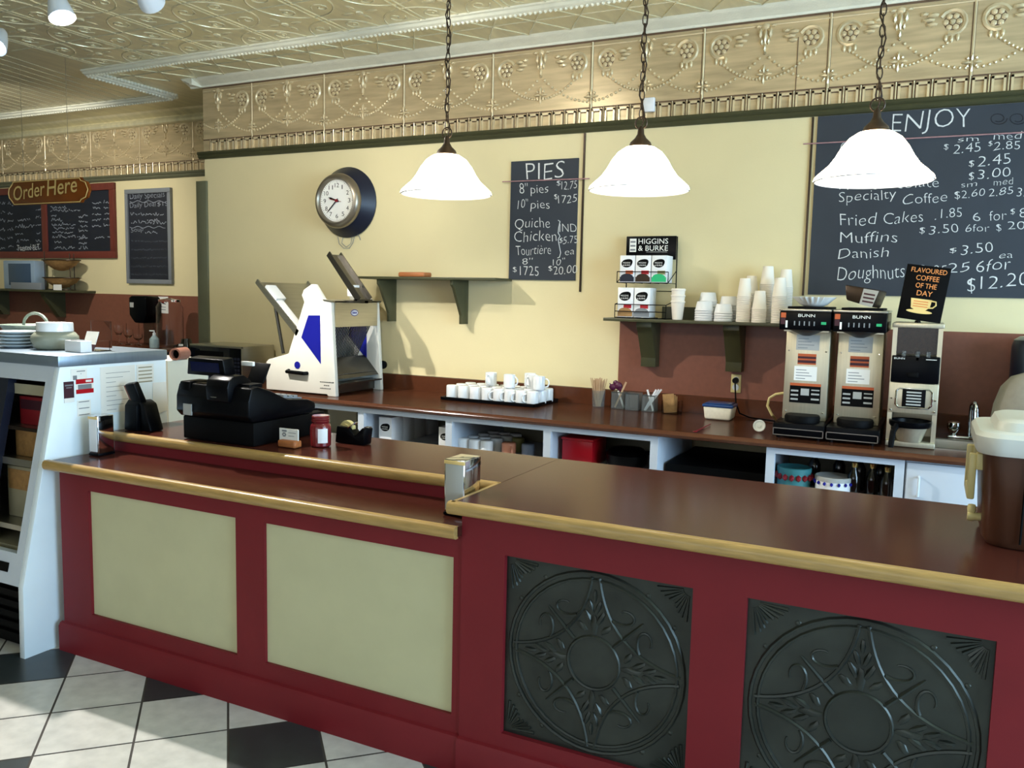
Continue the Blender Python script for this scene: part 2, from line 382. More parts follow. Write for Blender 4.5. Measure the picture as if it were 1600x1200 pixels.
# pressed-tin frieze: beaded swags, rosettes and a row of small frames
def frieze_run(b, x_first, n, y, full=True, x_lo=-99, x_hi=99):
    ST = 0.755; zt, zb, zd = 3.365, 2.925, 2.825
    lo, hi = max(x_lo, x_first), min(x_hi, x_first+ST*n)
    b.mi = 0; b.box(x_lo if x_lo > -99 else lo, x_hi if x_hi < 99 else hi, y-0.008, y, 2.82, zt)
    X0, X1 = (x_lo if x_lo > -99 else lo), (x_hi if x_hi < 99 else hi)
    def ok(x): return X0+0.01 < x < X1-0.01
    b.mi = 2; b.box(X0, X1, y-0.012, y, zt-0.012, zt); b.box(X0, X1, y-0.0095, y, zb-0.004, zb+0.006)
    b.mi = 1; b.tube([(X0, y-0.008, zt-0.035), (X1, y-0.008, zt-0.035)], 0.006, 6)
    for k in range(n):
        xs = x_first+ST*k; xc = xs+ST/2
        if ok(xs):
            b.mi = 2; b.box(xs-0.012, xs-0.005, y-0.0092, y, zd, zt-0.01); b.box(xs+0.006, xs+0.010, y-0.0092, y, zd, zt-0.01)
            b.mi = 1; b.tube([(xs, y-0.008, zd+0.1), (xs, y-0.008, zt-0.01)], 0.008, 6)
        if full:
            for sgn in (1, -1):                         # rosettes in scrolls either side
                xr = xs+0.11 if sgn > 0 else xs+ST-0.11
                if not ok(xr): continue
                zr = zt-0.135
                b.mi = 2; b.disc((xr, y-0.0086, zr), 0.046, 'y', 18)  # dark disc painted in as shadow behind the rosette
                b.mi = 1; b.ball((xr, y-0.012, zr), 0.018, (1, .9, 1))
                for t in range(6): b.ball((xr+0.034*math.cos(t*PI/3), y-0.008, zr+0.034*math.sin(t*PI/3)), 0.018, (1, .6, 1))
                b.tube([(xr+0.066*math.cos(a), y-0.008, zr+0.066*math.sin(a)) for a in [PI*(0.15+1.45*t/10) if sgn > 0 else PI*(0.85-1.45*t/10) for t in range(11)]], 0.012, 5)
                for t, (dx, dz, sx, sz) in enumerate(((0.10, 0.045, .03, .012), (0.125, 0.02, .035, .011), (0.105, -0.005, .03, .011), (0.145, 0.055, .022, .01))):
                    b.ball((xr+sgn*dx, y-0.008, zr+dz), 1.0, (sx*1.15, .018, sz*1.4))
                for t in range(3): b.ball((xr-sgn*(0.03-0.03*t), y-0.008, zr-0.085-0.008*(t % 2)), 0.014, (.9, .9, 1.7))
            if ok(xc):
                zc = zt-0.07                            # drop ornament in the middle
                for dx, dz, sx, sz in ((0, 0.03, .022, .022), (0, -0.03, .014, .05), (-.03, -.01, .012, .03), (.03, -.01, .012, .03), (-.045, .03, .018, .01), (.045, .03, .018, .01), (0, -0.1, .009, .025), (-.02, -.06, .009, .02), (.02, -.06, .009, .02)):
                    b.ball((xc+dx, y-0.008, zc+dz), 1.0, (sx*1.2, .018, sz*1.1))
            for xf, zf in ((xc, zb+0.115), (xs, zb+0.075)):  # little fleurs where the swags meet
                if not ok(xf-0.05) or not ok(xf+0.05): continue
                for dx, dz, sx, sz in ((0, .03, .009, .026), (0, -.03, .009, .03), (-.026, 0, .024, .009), (.026, 0, .024, .009), (-.022, .022, .01, .01), (.022, .022, .01, .01), (-.022, -.02, .01, .01), (.022, -.02, .01, .01)):
                    b.ball((xf+dx, y-0.008, zf+dz), 1.0, (sx*1.2, .016, sz*1.15))
            def swag(xa, za, xb, zb_, zl, m=26):
                for t in range(m+1):
                    q = t/m; x = xa+(xb-xa)*q; zz = (za+(zb_-za)*q) - (min(za, zb_)-zl)*4*q*(1-q)
                    if ok(x): b.ball((x, y-0.011, zz), 0.0105)
            swag(xs+0.11, zt-0.23, xs+ST-0.11, zt-0.23, zb+0.085)
            swag(xc, zt-0.2, xc+ST, zt-0.2, zb+0.045)
        for t in range(8):                              # the row of small frames
            xa = xs+ST*t/8+0.010; xb = xa+0.070
            if not (ok(xa) and ok(xb)): continue
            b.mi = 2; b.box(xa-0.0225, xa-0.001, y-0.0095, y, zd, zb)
            b.mi = 1
            b.box(xa, xa+0.012, y-0.02, y-0.004, zd, zb-0.012).box(xb-0.012, xb, y-0.02, y-0.004, zd, zb-0.012).box(xa, xb, y-0.02, y-0.004, zb-0.025, zb-0.012)
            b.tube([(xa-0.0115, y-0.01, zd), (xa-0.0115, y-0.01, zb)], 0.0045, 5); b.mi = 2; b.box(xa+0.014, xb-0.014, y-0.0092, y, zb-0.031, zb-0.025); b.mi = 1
b = B(); frieze_run(b, -5.175-0.755, 13, WY, True, EX, 3.9)
b.mi = 2; b.box(-0.83, -0.825, WY-0.011, WY, 2.93, 3.24)
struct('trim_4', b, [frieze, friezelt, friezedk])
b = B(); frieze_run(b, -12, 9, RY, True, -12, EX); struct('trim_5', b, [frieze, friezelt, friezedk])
def rail(b, x0, x1, y):
    b.prism([(y, 2.825), (y-0.035, 2.825), (y-0.042, 2.812), (y-0.034, 2.80), (y-0.026, 2.797), (y-0.03, 2.786), (y-0.02, 2.77), (y-0.012, 2.765), (y, 2.765)], 'yz', x0, x1)
b = B(); rail(b, EX-0.05, 4.2, WY); struct('trim_6', b, olive)
b = B(); rail(b, -12, EX, RY); struct('trim_7', b, oliveg)
b = B(); b.box(-5.815, -5.695, WY-0.022, WY, 0.9, 2.58, 0.003); struct('trim_8', b, oliveg)
b = B(); b.box(-1.895, 3.5, WY-0.006, WY, 0.9, 1.50); struct('trim_9', b, brownlam)
b = B(); b.box(-12, EX, RY-0.006, RY, 0.5, 1.572); struct('trim_10', b, brownlam)
b = B(); b.box(-1.775, -1.70, WY-0.05, WY-0.02, 2.862, 2.952, 0.006)
solo('alarm_box', b, white, 'small white plastic box fixed over the dentil row between two lamps', 'alarm box')
# ================================================================== FRONT COUNTER
LZ, TZ = 0.879, 0.968          # ledge top and counter top heights
def frame_front(b, x0, x1, z0, z1, y, holes, th=0.03):
    """red face frame with rectangular openings (x0,x1,z0,z1)"""
    xs = [x0]
    for h in holes: xs += [h[0], h[1]]
    xs.append(x1)
    for k in range(0, len(xs), 2): b.box(xs[k], xs[k+1], y, y+th, z0, z1)
    for h in holes:
        b.box(h[0], h[1], y, y+th, z0, h[2]); b.box(h[0], h[1], y, y+th, h[3], z1)
FY = 2.414
r = thing('counter_cabinet', 'red painted counter front with two plain cream panels below the ledge', 'counter cabinet', (-2.4, 2.6, 0))
b = B(); frame_front(b, -3.436, -1.366, 0.0, 0.84, FY, [(-3.25, -2.39, 0.199, 0.760), (-2.244, -1.400, 0.199, 0.760)])
b.box(-3.436, -1.366, 2.72, 2.75, 0, 0.84).box(-3.436, -3.406, FY+0.03, 3.2, 0, 0.84)
part('face_frame', b, redp, r)
for x0, x1 in ((-3.25, -2.39), (-2.244, -1.400)):
    b = B(); b.box(x0-0.005, x1+0.005, FY+0.014, FY+0.024, 0.19, 0.77); part('panel', b, cream, r, 'cream inset panel')
b = B(); b.prism([(FY, 0), (FY, 0.135), (FY-0.012, 0.13), (FY-0.02, 0.115), (FY-0.02, 0)], 'yz', -3.45, -1.366); part('base_board', b, redp, r)
r = thing('counter_cabinet', 'red painted counter front with two embossed dark metal panels', 'counter cabinet', (0, 2.6, 0))
b = B(); frame_front(b, -1.366, 1.6, 0.0, 0.93, FY-0.006, [(-1.203, -0.577, 0.185, 0.800), (-0.42, 0.206, 0.185, 0.800), (0.363, 0.989, 0.185, 0.8)])
b.box(-1.366, -1.336, FY+0.03, 3.2, 0, 0.93).box(1.57, 1.6, FY+0.03, 3.2, 0, 0.93).box(-1.366, 1.6, 3.17, 3.2, 0, 0.93)
part('face_frame', b, redp, r)
b = B(); b.prism([(FY-.006, 0), (FY-.006, 0.135), (FY-0.018, 0.13), (FY-0.026, 0.115), (FY-0.026, 0)], 'yz', -1.366, 1.6); part('base_board', b, redp, r)
def tin_panel(x0):
    b = B(); w, h = 0.626, 0.615; cx, cz = x0+w/2, 0.185+h/2; y = FY+0.014
    b.box(x0-0.004, x0+w+0.004, y, y+0.008, 0.18, 0.805)
    def circ(R, r, a0=0, a1=2*PI, ox=0, oz=0, n=40, closed=True):
        pts = [(cx+ox+R*math.cos(a0+(a1-a0)*t/n), y, cz+oz+R*math.sin(a0+(a1-a0)*t/n)) for t in range(n if closed else n+1)]
        b.tube(pts, r, 6, closed)
    circ(0.294, 0.007); circ(0.272, 0.006); circ(0.086, 0.006)
    K = 0.28
    for q in range(4):
        a = q*PI/2; rot = lambda u, v: (cx+u*math.cos(a)-v*math.sin(a), y, cz+u*math.sin(a)+v*math.cos(a))
        # curve from the right point of the ring to its top point, bowed towards the centre
        pts = []
        for t in range(17):
            s_ = t/16; u = K*(1-s_)**2+2*0.045*s_*(1-s_)+0.012*s_*s_; v = 0.012*(1-s_)**2+2*0.045*s_*(1-s_)+K*s_*s_
            pts.append(rot(u, v))
        b.tube(pts, 0.0065, 6)
        # fleur inside the lobe
        b.tube([rot(0.068+0.0102*t, 0.068+0.0102*t) for t in range(10)], [0.007]*5+[0.006, 0.006, 0.005, 0.005, 0.003], 6)
        for sg in (1, -1):
            pts = []
            for t in range(13):
                th = 0.2+t*0.36; rr = 0.050-0.0026*t
                e, g = 0.190-rr*math.cos(th)*0.85, 0.054-rr*math.sin(th-0.4)*0.9
                u, v = (e-sg*g)/1.414+0.0, (e+sg*g)/1.414
                pts.append(rot(u, v))
            b.tube(pts, [0.0065-0.0003*t for t in range(13)], 6)
        # leaves in the arms of the star
        for dx, dy, L, wd, ang in ((0.125, 0, 0.04, 0.013, 0), (0.15, 0.022, 0.03, 0.010, .5), (0.15, -0.022, 0.03, 0.010, -.5), (0.185, 0.013, 0.028, 0.009, .35), (0.185, -0.013, 0.028, 0.009, -.35), (0.115, 0.04, 0.025, .011, .9), (0.115, -0.04, 0.025, .011, -.9), (0.22, 0, 0.025, 0.008, 0)):
            p = rot(dx, dy); A = a+ang
            old = b.M; b.M = Matrix.Translation(p) @ Matrix.Rotation(-A, 4, 'Y'); b.ball((0, 0, 0), 1.0, (L, 0.008, wd)); b.M = old
        # fan of rays in the corner
        c0 = (cx+0.300*(1 if q in (0, 3) else -1), cz+0.295*(1 if q in (0, 1) else -1))
        sx, sz = (-1 if q in (0, 3) else 1), (-1 if q in (0, 1) else 1)
        for t in range(9):
            th = PI/2*(t+0.5)/9; r0, r1 = 0.02, 0.105+0.04*(1-abs(th-PI/4)/(PI/4))*(-1)
            b.tube([(c0[0]+sx*r0*math.cos(th), y, c0[1]+sz*r0*math.sin(th)), (c0[0]+sx*r1*math.cos(th), y, c0[1]+sz*r1*math.sin(th))], [0.003, 0.006], 5)
        for th in (0.32, PI/2-0.32): b.ball((c0[0]+sx*0.135*math.cos(th), y, c0[1]+sz*0.135*math.sin(th)), 0.009, (1, .6, 1))
    return b
for x0 in (-1.203, -0.42, 0.363): part('panel', tin_panel(x0), tin, r, 'dark pressed-metal panel with a circle and scrolls')
def nose_prof(y, zt): return [(y+0.03, zt-0.043), (y+0.03, zt), (y+0.012, zt), (y+0.003, zt-0.006), (y-0.001, zt-0.018), (y, zt-0.03), (y+0.006, zt-0.039), (y+0.014, zt-0.043)]
r = thing('counter_ledge', 'lower dark red laminate ledge with rounded wood edge above the cream panels', 'ledge', (-2.4, 2.5, 0.83))
b = B(); b.box(-3.455, -1.366, 2.385, 2.72, LZ-0.035, LZ-0.001); part('ledge_top', b, topmat, r)
b = B(); b.prism(nose_prof(2.36, LZ), 'yz', -3.475, -1.37); part('edge_nosing', b, wood, r, 'rounded light wood edge')
b = B(); b.box(-3.436, -1.385, 2.70, 2.72, LZ-0.03, TZ-0.045); part('riser', b, redp, r, 'low red riser behind the ledge')
r = thing('worktop', 'long glossy dark red laminate counter top with rounded wood edging', 'worktop', (-0.9, 2.8, 0.93))
b = B(); b.box(-1.37, 1.6, 2.37, 3.24, TZ-0.036, TZ-0.001).box(-3.46, -1.372, 2.70, 3.24, TZ-0.036, TZ-0.001).box(-1.3725, -1.3695, 2.70, 3.238, TZ-0.03, TZ-0.0018); part('laminate', b, topmat, r)
b = B(); b.prism(nose_prof(2.345, TZ), 'yz', -1.392, 1.6); part('front_nosing', b, wood, r, 'rounded light wood front edge')
b = B(); b.prism(nose_prof(2.675, TZ), 'yz', -3.48, -1.372); part('rear_nosing', b, wood, r, 'rounded wood edge behind the ledge')
b = B(); b.prism([(-1.362-(p[0]-2.345)+0.0, p[1]) for p in []] or [(-1.37, TZ-0.043), (-1.37, TZ), (-1.382, TZ), (-1.391, TZ-0.008), (-1.393, TZ-0.022), (-1.388, TZ-0.037), (-1.38, TZ-0.043)], 'xz', 2.36, 2.70); part('side_nosing', b, wood, r, 'short wood edge at the step')

# ================================================================== BACK COUNTER
BZ, BF = 0.91, 4.575
r = thing('worktop', 'long brown laminate work counter along the yellow wall with a low upstand', 'worktop', (-2, 5, 0.875))
b = B(); prof = [(WY-0.02, BZ-0.036), (WY-0.02, BZ), (BF+0.03, BZ), (BF+0.018, BZ+0.003), (BF+0.007, BZ-0.004), (BF, BZ-0.016), (BF+0.004, BZ-0.03), (BF+0.012, BZ-0.036)]
SX0, SX1, SY0, SY1 = 0.05, 0.62, 4.83, 5.2
for x0, x1 in ((-5.70, SX0), (SX1, 3.0)): b.prism(prof, 'yz', x0, x1)
b.prism([(SY0, BZ-0.036), (SY0, BZ)]+prof[2:], 'yz', SX0, SX1); b.box(SX0, SX1, SY1, WY-0.02, BZ-0.036, BZ)
part('laminate', b, backtop, r)
b = B(); b.prism([(WY-0.02, BZ-0.01), (WY-0.02, 1.018), (WY-0.006, 1.022), (WY-0.006, BZ-0.01)], 'yz', -5.70, 3.0); part('upstand', b, backtop, r)
CF, CB = 4.615, 5.40
def open_cab(name, label, x0, x1, z1=0.874, div=()):
    r = thing(name, label, 'cabinet', ((x0+x1)/2, 5.0, 0))
    b = B(); b.box(x0, x0+0.045, CF, CF+0.03, 0, z1).box(x1-0.045, x1, CF, CF+0.03, 0, z1).box(x0+0.045, x1-0.045, CF, CF+0.03, z1-0.035, z1)
    for d in div: b.box(d-0.024, d+0.024, CF, CF+0.03, 0, z1-0.035)
    b.box(x0, x0+0.018, CF+0.03, CB, 0, z1).box(x1-0.018, x1, CF+0.03, CB, 0, z1)
    for d in div: b.box(d-0.009, d+0.009, CF+0.03, CB-0.02, 0, z1)
    part('carcass', b, whitep, r)
    b = B(); b.box(x0+0.018, x1-0.018, CB-0.02, CB-0.005, 0, z1); part('back_panel', b, interior, r)
    b = B()
    es = [x0+0.009]+list(div)+[x1-0.009]
    for k in range(len(es)-1): b.box(es[k]+0.01, es[k+1]-0.01, CF+0.035, CB-0.02, 0.60, 0.618)
    part('shelf', b, whitep, r)
    return r
open_cab('open_cabinet', 'long white open-fronted cabinet with dividers under the brown work counter', -5.6, -1.345, div=(-4.42, -3.42, -2.728, -2.037))
open_cab('open_cabinet', 'white open cabinet with tins and bottles under the coffee brewers', -0.745, -0.068)
r = thing('sink_cabinet', 'white sink cabinet with a closed door and slim bar handle', 'cabinet', (0.5, 5.0, 0))
b = B(); b.box(-0.064, 1.2, CF+0.02, CB, 0, 0.70).box(-0.064, 1.2, CF+0.02, CF+0.05, 0.70, 0.874).box(-0.064, -0.046, CF+0.05, CB, 0.70, 0.874); part('carcass', b, whitep, r)
b = B(); b.box(-0.058, 0.50, CF-0.002, CF+0.018, 0.10, 0.862, 0.002); d = part('door', b, whitep, r)
b = B(); b.tube([(0.0, CF-0.003, 0.795), (0.0, CF-0.03, 0.79), (0.0, CF-0.03, 0.70), (0.0, CF-0.003, 0.695)], 0.006, 8); part('bar_handle', b, bluewhite, d, 'pale metal bar handle')
b = B(); b.box(0.505, 1.0, CF-0.002, CF+0.018, 0.10, 0.862, 0.002); part('door', b, whitep, r)
# the dark bay between the cabinets holds a low black machine
b = B(); b.box(-1.33, -0.76, CF+0.12, CB, 0, 0.70, 0.01).box(-1.33, -0.76, CF+0.10, CF+0.12, 0.04, 0.55, 0.004)
solo('undercounter_machine', b, blackm, 'black machine in the dark bay between the white cabinets', 'appliance')
# sink and tap
r = thing('sink', 'small stainless steel sink let into the work counter beside the coffee grinder', 'sink', (0.33, 5.0, 0.76))
b = B(); b.box(SX0-0.012, SX1+0.012, SY0-0.012, SY0+0.012, BZ, BZ+0.006).box(SX0-0.012, SX1+0.012, SY1-0.012, SY1+0.012, BZ, BZ+0.006).box(SX0-0.012, SX0+0.012, SY0, SY1, BZ, BZ+0.006).box(SX1-0.012, SX1+0.012, SY0, SY1, BZ, BZ+0.006); part('rim', b, steel, r)
b = B()
for q in ([(SX0+.01, SY0+.01, BZ), (SX1-.01, SY0+.01, BZ), (SX1-.03, SY0+.03, BZ-.17), (SX0+.03, SY0+.03, BZ-.17)], [(SX1-.01, SY0+.01, BZ), (SX1-.01, SY1-.01, BZ), (SX1-.03, SY1-.03, BZ-.17), (SX1-.03, SY0+.03, BZ-.17)],
          [(SX1-.01, SY1-.01, BZ), (SX0+.01, SY1-.01, BZ), (SX0+.03, SY1-.03, BZ-.17), (SX1-.03, SY1-.03, BZ-.17)], [(SX0+.01, SY1-.01, BZ), (SX0+.01, SY0+.01, BZ), (SX0+.03, SY0+.03, BZ-.17), (SX0+.03, SY1-.03, BZ-.17)],
          [(SX0+.03, SY0+.03, BZ-.17), (SX1-.03, SY0+.03, BZ-.17), (SX1-.03, SY1-.03, BZ-.17), (SX0+.03, SY1-.03, BZ-.17)]): b.quad(q)
part('basin', b, steel, r)
TY = 5.27
r = thing('faucet', 'chrome gooseneck tap with a round knob behind the sink', 'faucet', (0.2, TY, BZ))
b = B(); b.box(0.125, 0.262, TY-0.028, TY+0.028, BZ, BZ+0.02, 0.008); part('deck_plate', b, chrome, r)
b = B(); b.tube([(0.238, TY, BZ+0.02), (0.236, TY, BZ+0.09), (0.235, TY, BZ+0.16)]+[(0.235+0.02*(1-math.cos(a))*.5, TY-0.03+0.03*math.cos(a), BZ+0.16+0.05*math.sin(a)) for a in [PI*t/8 for t in range(1, 9)]]+[(0.257, TY-0.062, BZ+0.125)], [0.013]*9+[0.014, 0.015, 0.017], 12); part('spout', b, chrome, r)
b = B(); b.lathe([(0.016, BZ+0.02), (0.018, BZ+0.03), (0.03, BZ+0.045), (0.036, BZ+0.07), (0.032, BZ+0.09), (0.02, BZ+0.098)], (0.155, TY, 0), 14); part('knob', b, chrome, r)

# ================================================================== DISPLAY FRIDGE
FX, FX0 = -3.49, -4.75
r = thing('display_fridge', 'white refrigerated display case with a sloping open front at the left end of the counter', 'display fridge', (-4.1, 2.7, 0))
side = [(2.257, 0.0), (2.262, 0.324), (2.471, 1.285), (3.06, 1.285), (3.06, 0.0)]
b = B(); b.prism(side, 'yz', FX-0.035, FX, 0.003); p = part('side_panel', b, fridgew, r, 'pale enamel side panel')
b = B(); b.prism(side, 'yz', FX0, FX0+0.035); part('side_panel', b, fridgew, r)
b = B(); b.box(FX0-0.005, FX+0.004, 2.462, 3.065, 1.286, 1.336, 0.004); part('top', b, fsteel, r, 'brushed steel top')
def slope(z): return 2.262+(2.471-2.262)*(z-0.324)/(1.285-0.324)
b = B(); b.prism([(slope(1.215), 1.215), (slope(1.285), 1.285), (slope(1.285)+0.03, 1.285), (slope(1.215)+0.03, 1.215)], 'yz', FX0+0.035, FX-0.035)
b.prism([(slope(0.324), 0.324), (slope(0.46), 0.46), (slope(0.46)+0.03, 0.46), (slope(0.324)+0.03, 0.324)], 'yz', FX0+0.035, FX-0.035); 
b.prism([(slope(0.46), 0.46), (slope(1.215), 1.215), (slope(1.215)+0.03, 1.215), (slope(0.46)+0.03, 0.46)], 'yz', FX-0.08, FX-0.035)
part('front_frame', b, whitep, r)
b = B(); b.prism([(slope(0.375)-0.003, 0.375), (slope(0.415)-0.003, 0.415), (slope(0.415), 0.415), (slope(0.375), 0.375)], 'yz', FX0+0.1, FX-0.12); part('vent_slot', b, blackm, r)
b = B(); b.box(FX0+0.035, FX-0.035, 3.0, 3.04, 0.05, 1.28).box(FX0+0.035, FX-0.035, 2.36, 3.0, 0.44, 0.46); part('liner', b, interior, r)
b = B()
for z in (0.05, 0.10, 0.15, 0.20, 0.25): b.box(FX0+0.035, FX-0.035, 2.30, 2.315, z, z+0.03)
b.box(FX0+0.035, FX-0.035, 2.32, 2.34, 0.02, 0.32); part('grille', b, blackm, r, 'black slatted grille at the bottom')
for z, hh, mm in ((0.55, 0.012, steel), (0.835, 0.016, steel), (0.985, 0.008, brassm), (1.165, 0.024, interior)):
    b = B(); b.box(FX0+0.04, FX-0.04, slope(z)+0.05, 3.0, z-0.005, z+0.005); q = part('shelf', b, steel, r)
    b = B(); b.box(FX0+0.04, FX-0.04, slope(z)+0.042, slope(z)+0.05, z-hh, z+hh); part('price_rail', b, mm, q)
b = B()
b.prism([(slope(0.46)+.005, 0.46), (slope(1.215)+.005, 1.215), (slope(1.215)+0.045, 1.215), (slope(0.46)+0.045, 0.46)], 'yz', FX-0.46, FX-0.35); part('door_edge', b, navy, r, 'dark edge of a sliding glass door')
b = B(); b.prism([(slope(0.46)+.02, 0.46), (slope(1.215)+.02, 1.215), (slope(1.215)+0.028, 1.215), (slope(0.46)+0.028, 0.46)], 'yz', FX0+0.05, FX-0.46); part('door_glass', b, darkglass, r)
# notices stuck on the fridge side
def notice(px4, name, label, m, extra=()):
    pts = [onx(x, y, FX) for x, y in px4]; ys = [p.y for p in pts]; zs = [p.z for p in pts]
    b = B(); b.mi = 0; b.box(FX, FX+0.0015, min(ys), max(ys), min(zs), max(zs))
    return b, (min(ys), max(ys), min(zs), max(zs))
b, e = notice([(99, 597), (116, 628)], '', '', None); b.mi = 1; b.box(FX+.0015, FX+.002, e[0], e[1], e[2], e[2]+0.02)
b.mi = 2; b.box(FX+.0015, FX+.002, e[0]+.006, e[1]-.006, e[3]-.02, e[3]-.014); b.box(FX+.0015, FX+.002, e[0]+.012, e[1]-.012, e[3]-.03, e[3]-.026)
solo('card', b, [maroon, paper, greysrv], 'small dark maroon card stuck on the side of the display fridge', 'card')
b, e = notice([(118, 593), (146, 613)], '', '', None); b.mi = 1; b.box(FX+.0015, FX+.002, e[0], e[1], e[3]-.022, e[3]).box(FX+.0015, FX+.002, e[0], e[1], e[2], e[2]+.02)
b.mi = 2; b.box(FX+.0015, FX+.0022, e[0]+.01, e[1]-.01, e[2]+.02, e[2]+.042); b.mi = 0; b.box(FX+.002, FX+.0025, e[0]+.05, e[1]-.01, e[3]-.016, e[3]-.006)
solo('leaflet', b, [paper, redpl, greysrv], 'red and white leaflet beside the maroon card on the fridge', 'leaflet')
b, e = notice([(110, 577), (136, 592)], '', '', None); b.mi = 1
b.box(FX+.0015, FX+.002, e[0]+.03, e[1]-.01, e[3]-.014, e[3]-.010).box(FX+.0015, FX+.002, e[0]+.05, e[1]-.03, e[3]-.026, e[3]-.022).box(FX+.0015, FX+.002, e[0]+.01, e[0]+.03, e[2], e[2]+.02)
solo('notice', b, [paper, greysrv], 'small white printed notice above the red leaflet on the fridge', 'notice')
b, e = notice([(156, 574), (212, 640)], '', '', None); b.mi = 1
for k in range(9): b.box(FX+.0015, FX+.002, e[0]+.03, e[1]-.03-.04*((k*7) % 3), e[3]-.03-.022*k, e[3]-.032-.022*k)
solo('sheet_of_paper', b, [paper, greysrv], 'large white sheet with faint typing on the fridge side', 'paper')
b, e = notice([(213, 570), (240, 596)], '', '', None); b.mi = 1
for k in range(5): b.box(FX+.0015, FX+.002, e[0]+.01, e[1]-.01, e[3]-.012-.018*k, e[3]-.018-.018*k)
solo('sheet_of_paper', b, [paper, interior], 'smaller sheet with brownish print high on the fridge side', 'paper')
pts = [onx(x, y, FX) for x, y in ((238, 598), (258, 598), (262, 640), (238, 648))]
b = B(); g = []
for i in range(7):
    q = i/6; g.append([V(FX+0.002+0.022*math.sin(q*2.2)*(0.4+0.6*j/4), pts[0].y+(pts[1].y-pts[0].y)*q*0.98, pts[0].z+(pts[3].z-pts[0].z+0.02*q)*j/4) for j in range(5)])
gv = [[b.v(p) for p in row] for row in g]
for i in range(6):
    for j in range(4): b.f([gv[i][j], gv[i][j+1], gv[i+1][j+1], gv[i+1][j]])
solo('sheet_of_paper', b, paper, 'curling white sheet at the rear edge of the fridge side', 'paper')
for k, (y0, y1, lab) in enumerate(((652, 778, 'first'), (0, 0, ''))): pass
b, e = notice([(120, 626), (142, 648)], '', '', None); b.mi = 1
for k in range(3): b.box(FX+.0015, FX+.002, e[0]+.008, e[1]-.008, e[3]-.006-.03*k, e[3]-.010-.03*k)
solo('notice', b, [paper, greysrv], 'white slip with three printed lines under the maroon card', 'notice')
# food behind the fridge front
def carton(name, label, x0, x1, y0, y1, z0, z1, m, m2=None):
    b = B(); b.box(x0, x1, y0, y1, z0, z1, 0.004)
    if m2: b.mi = 1; b.box(x0+0.01, x1-0.01, y0-0.0015, y0, z0+(z1-z0)*.55, z1-0.015)
    solo(name, b, [m, m2 or m], label, 'carton')
carton('carton', 'large red carton behind the fridge front, right of the door edge', -3.86, -3.615, 2.52, 2.8, 0.9905, 1.125, redbox, maroon)
carton('carton', 'slim dark carton beside the large red carton in the fridge', -3.605, -3.54, 2.52, 2.8, 0.9905, 1.11, maroon)
carton('carton', 'beige carton below the large red carton in the fridge', -3.87, -3.56, 2.50, 2.8, 0.8405, 0.965, tan)
carton('carton', 'tall beige carton with a red top on the lowest fridge shelf', -3.88, -3.58, 2.46, 2.75, 0.5555, 0.80, interior, tan)
# ================================================================== PENDANT LAMPS
LAB = ['white glass bell pendant lamp lit over the counter, left of the pie price board', 'white glass bell pendant lamp lit just right of the pie price board', 'white glass bell pendant lamp lit in front of the large drinks chalkboard']
def chain(b, x, y, z0, z1):
    L = 0.042; n = int((z1-z0)/0.033)
    for k in range(n):
        zc = z0+(z1-z0)*(k+0.5)/n; pts = []
        for t in range(10):
            a = 2*PI*t/10; u, w = 0.0085*math.cos(a), L*0.5*math.sin(a)
            pts.append((x+(u if k % 2 == 0 else 0), y+(0 if k % 2 == 0 else u), zc+w))
        b.tube(pts, 0.0023, 5, True)
for k, (x, y, z) in enumerate(PEND):
    r = thing('pendant_lamp', LAB[k], 'pendant lamp', (x, y, z), 'bell pendant lamps in a row')
    b = B(); prof = [(0.188, 0.0), (0.184, 0.012), (0.165, 0.03), (0.142, 0.05), (0.122, 0.078), (0.104, 0.11), (0.082, 0.138), (0.055, 0.156), (0.036, 0.160)]
    inner = [(q-0.005, h-0.003) for q, h in prof]
    b.lathe(prof, (x, y, z), 40, caps=(False, False)); b.mi = 1; b.lathe([(0.188, 0.0), (0.183, 0.0)]+inner, (x, y, z), 40, caps=(False, False)); part('shade', b, [shade, ceramic], r, 'glowing white glass bell shade', 60)
    b = B(); b.lathe([(0.040, 0.156), (0.043, 0.160), (0.038, 0.175), (0.022, 0.19), (0.013, 0.205), (0.011, 0.225), (0.004, 0.235)], (x, y, z), 20); q = part('holder', b, brassm, r, 'dark bronze shade holder')
    b = B(); b.tube([(x+0.022*math.cos(a), y, z+0.246+0.022*math.sin(a)) for a in [2*PI*t/14 for t in range(14)]], 0.0032, 6, True); part('loop', b, brassm, q)
    b = B(); chain(b, x, y, z+0.262, 3.39); part('chain', b, brassm, r, 'dark link chain')
    b = B(); b.tube([(x+0.012*math.sin(t*1.3), y+0.010*math.cos(t*1.3), z+0.235+(3.39-z-0.235)*t/30) for t in range(31)], 0.0028, 5); part('cord', b, brassm, r)
    b = B(); b.lathe([(0.012, 3.375), (0.05, 3.388), (0.062, 3.41), (0.062, CEIL)], (x, y, 0), 20); part('canopy', b, brassm, r)
    b = B(); b.lathe([(0.014, 0.15), (0.018, 0.11), (0.03, 0.075), (0.028, 0.05), (0.012, 0.035)], (x, y, z), 14); part('bulb', b, glow, r)
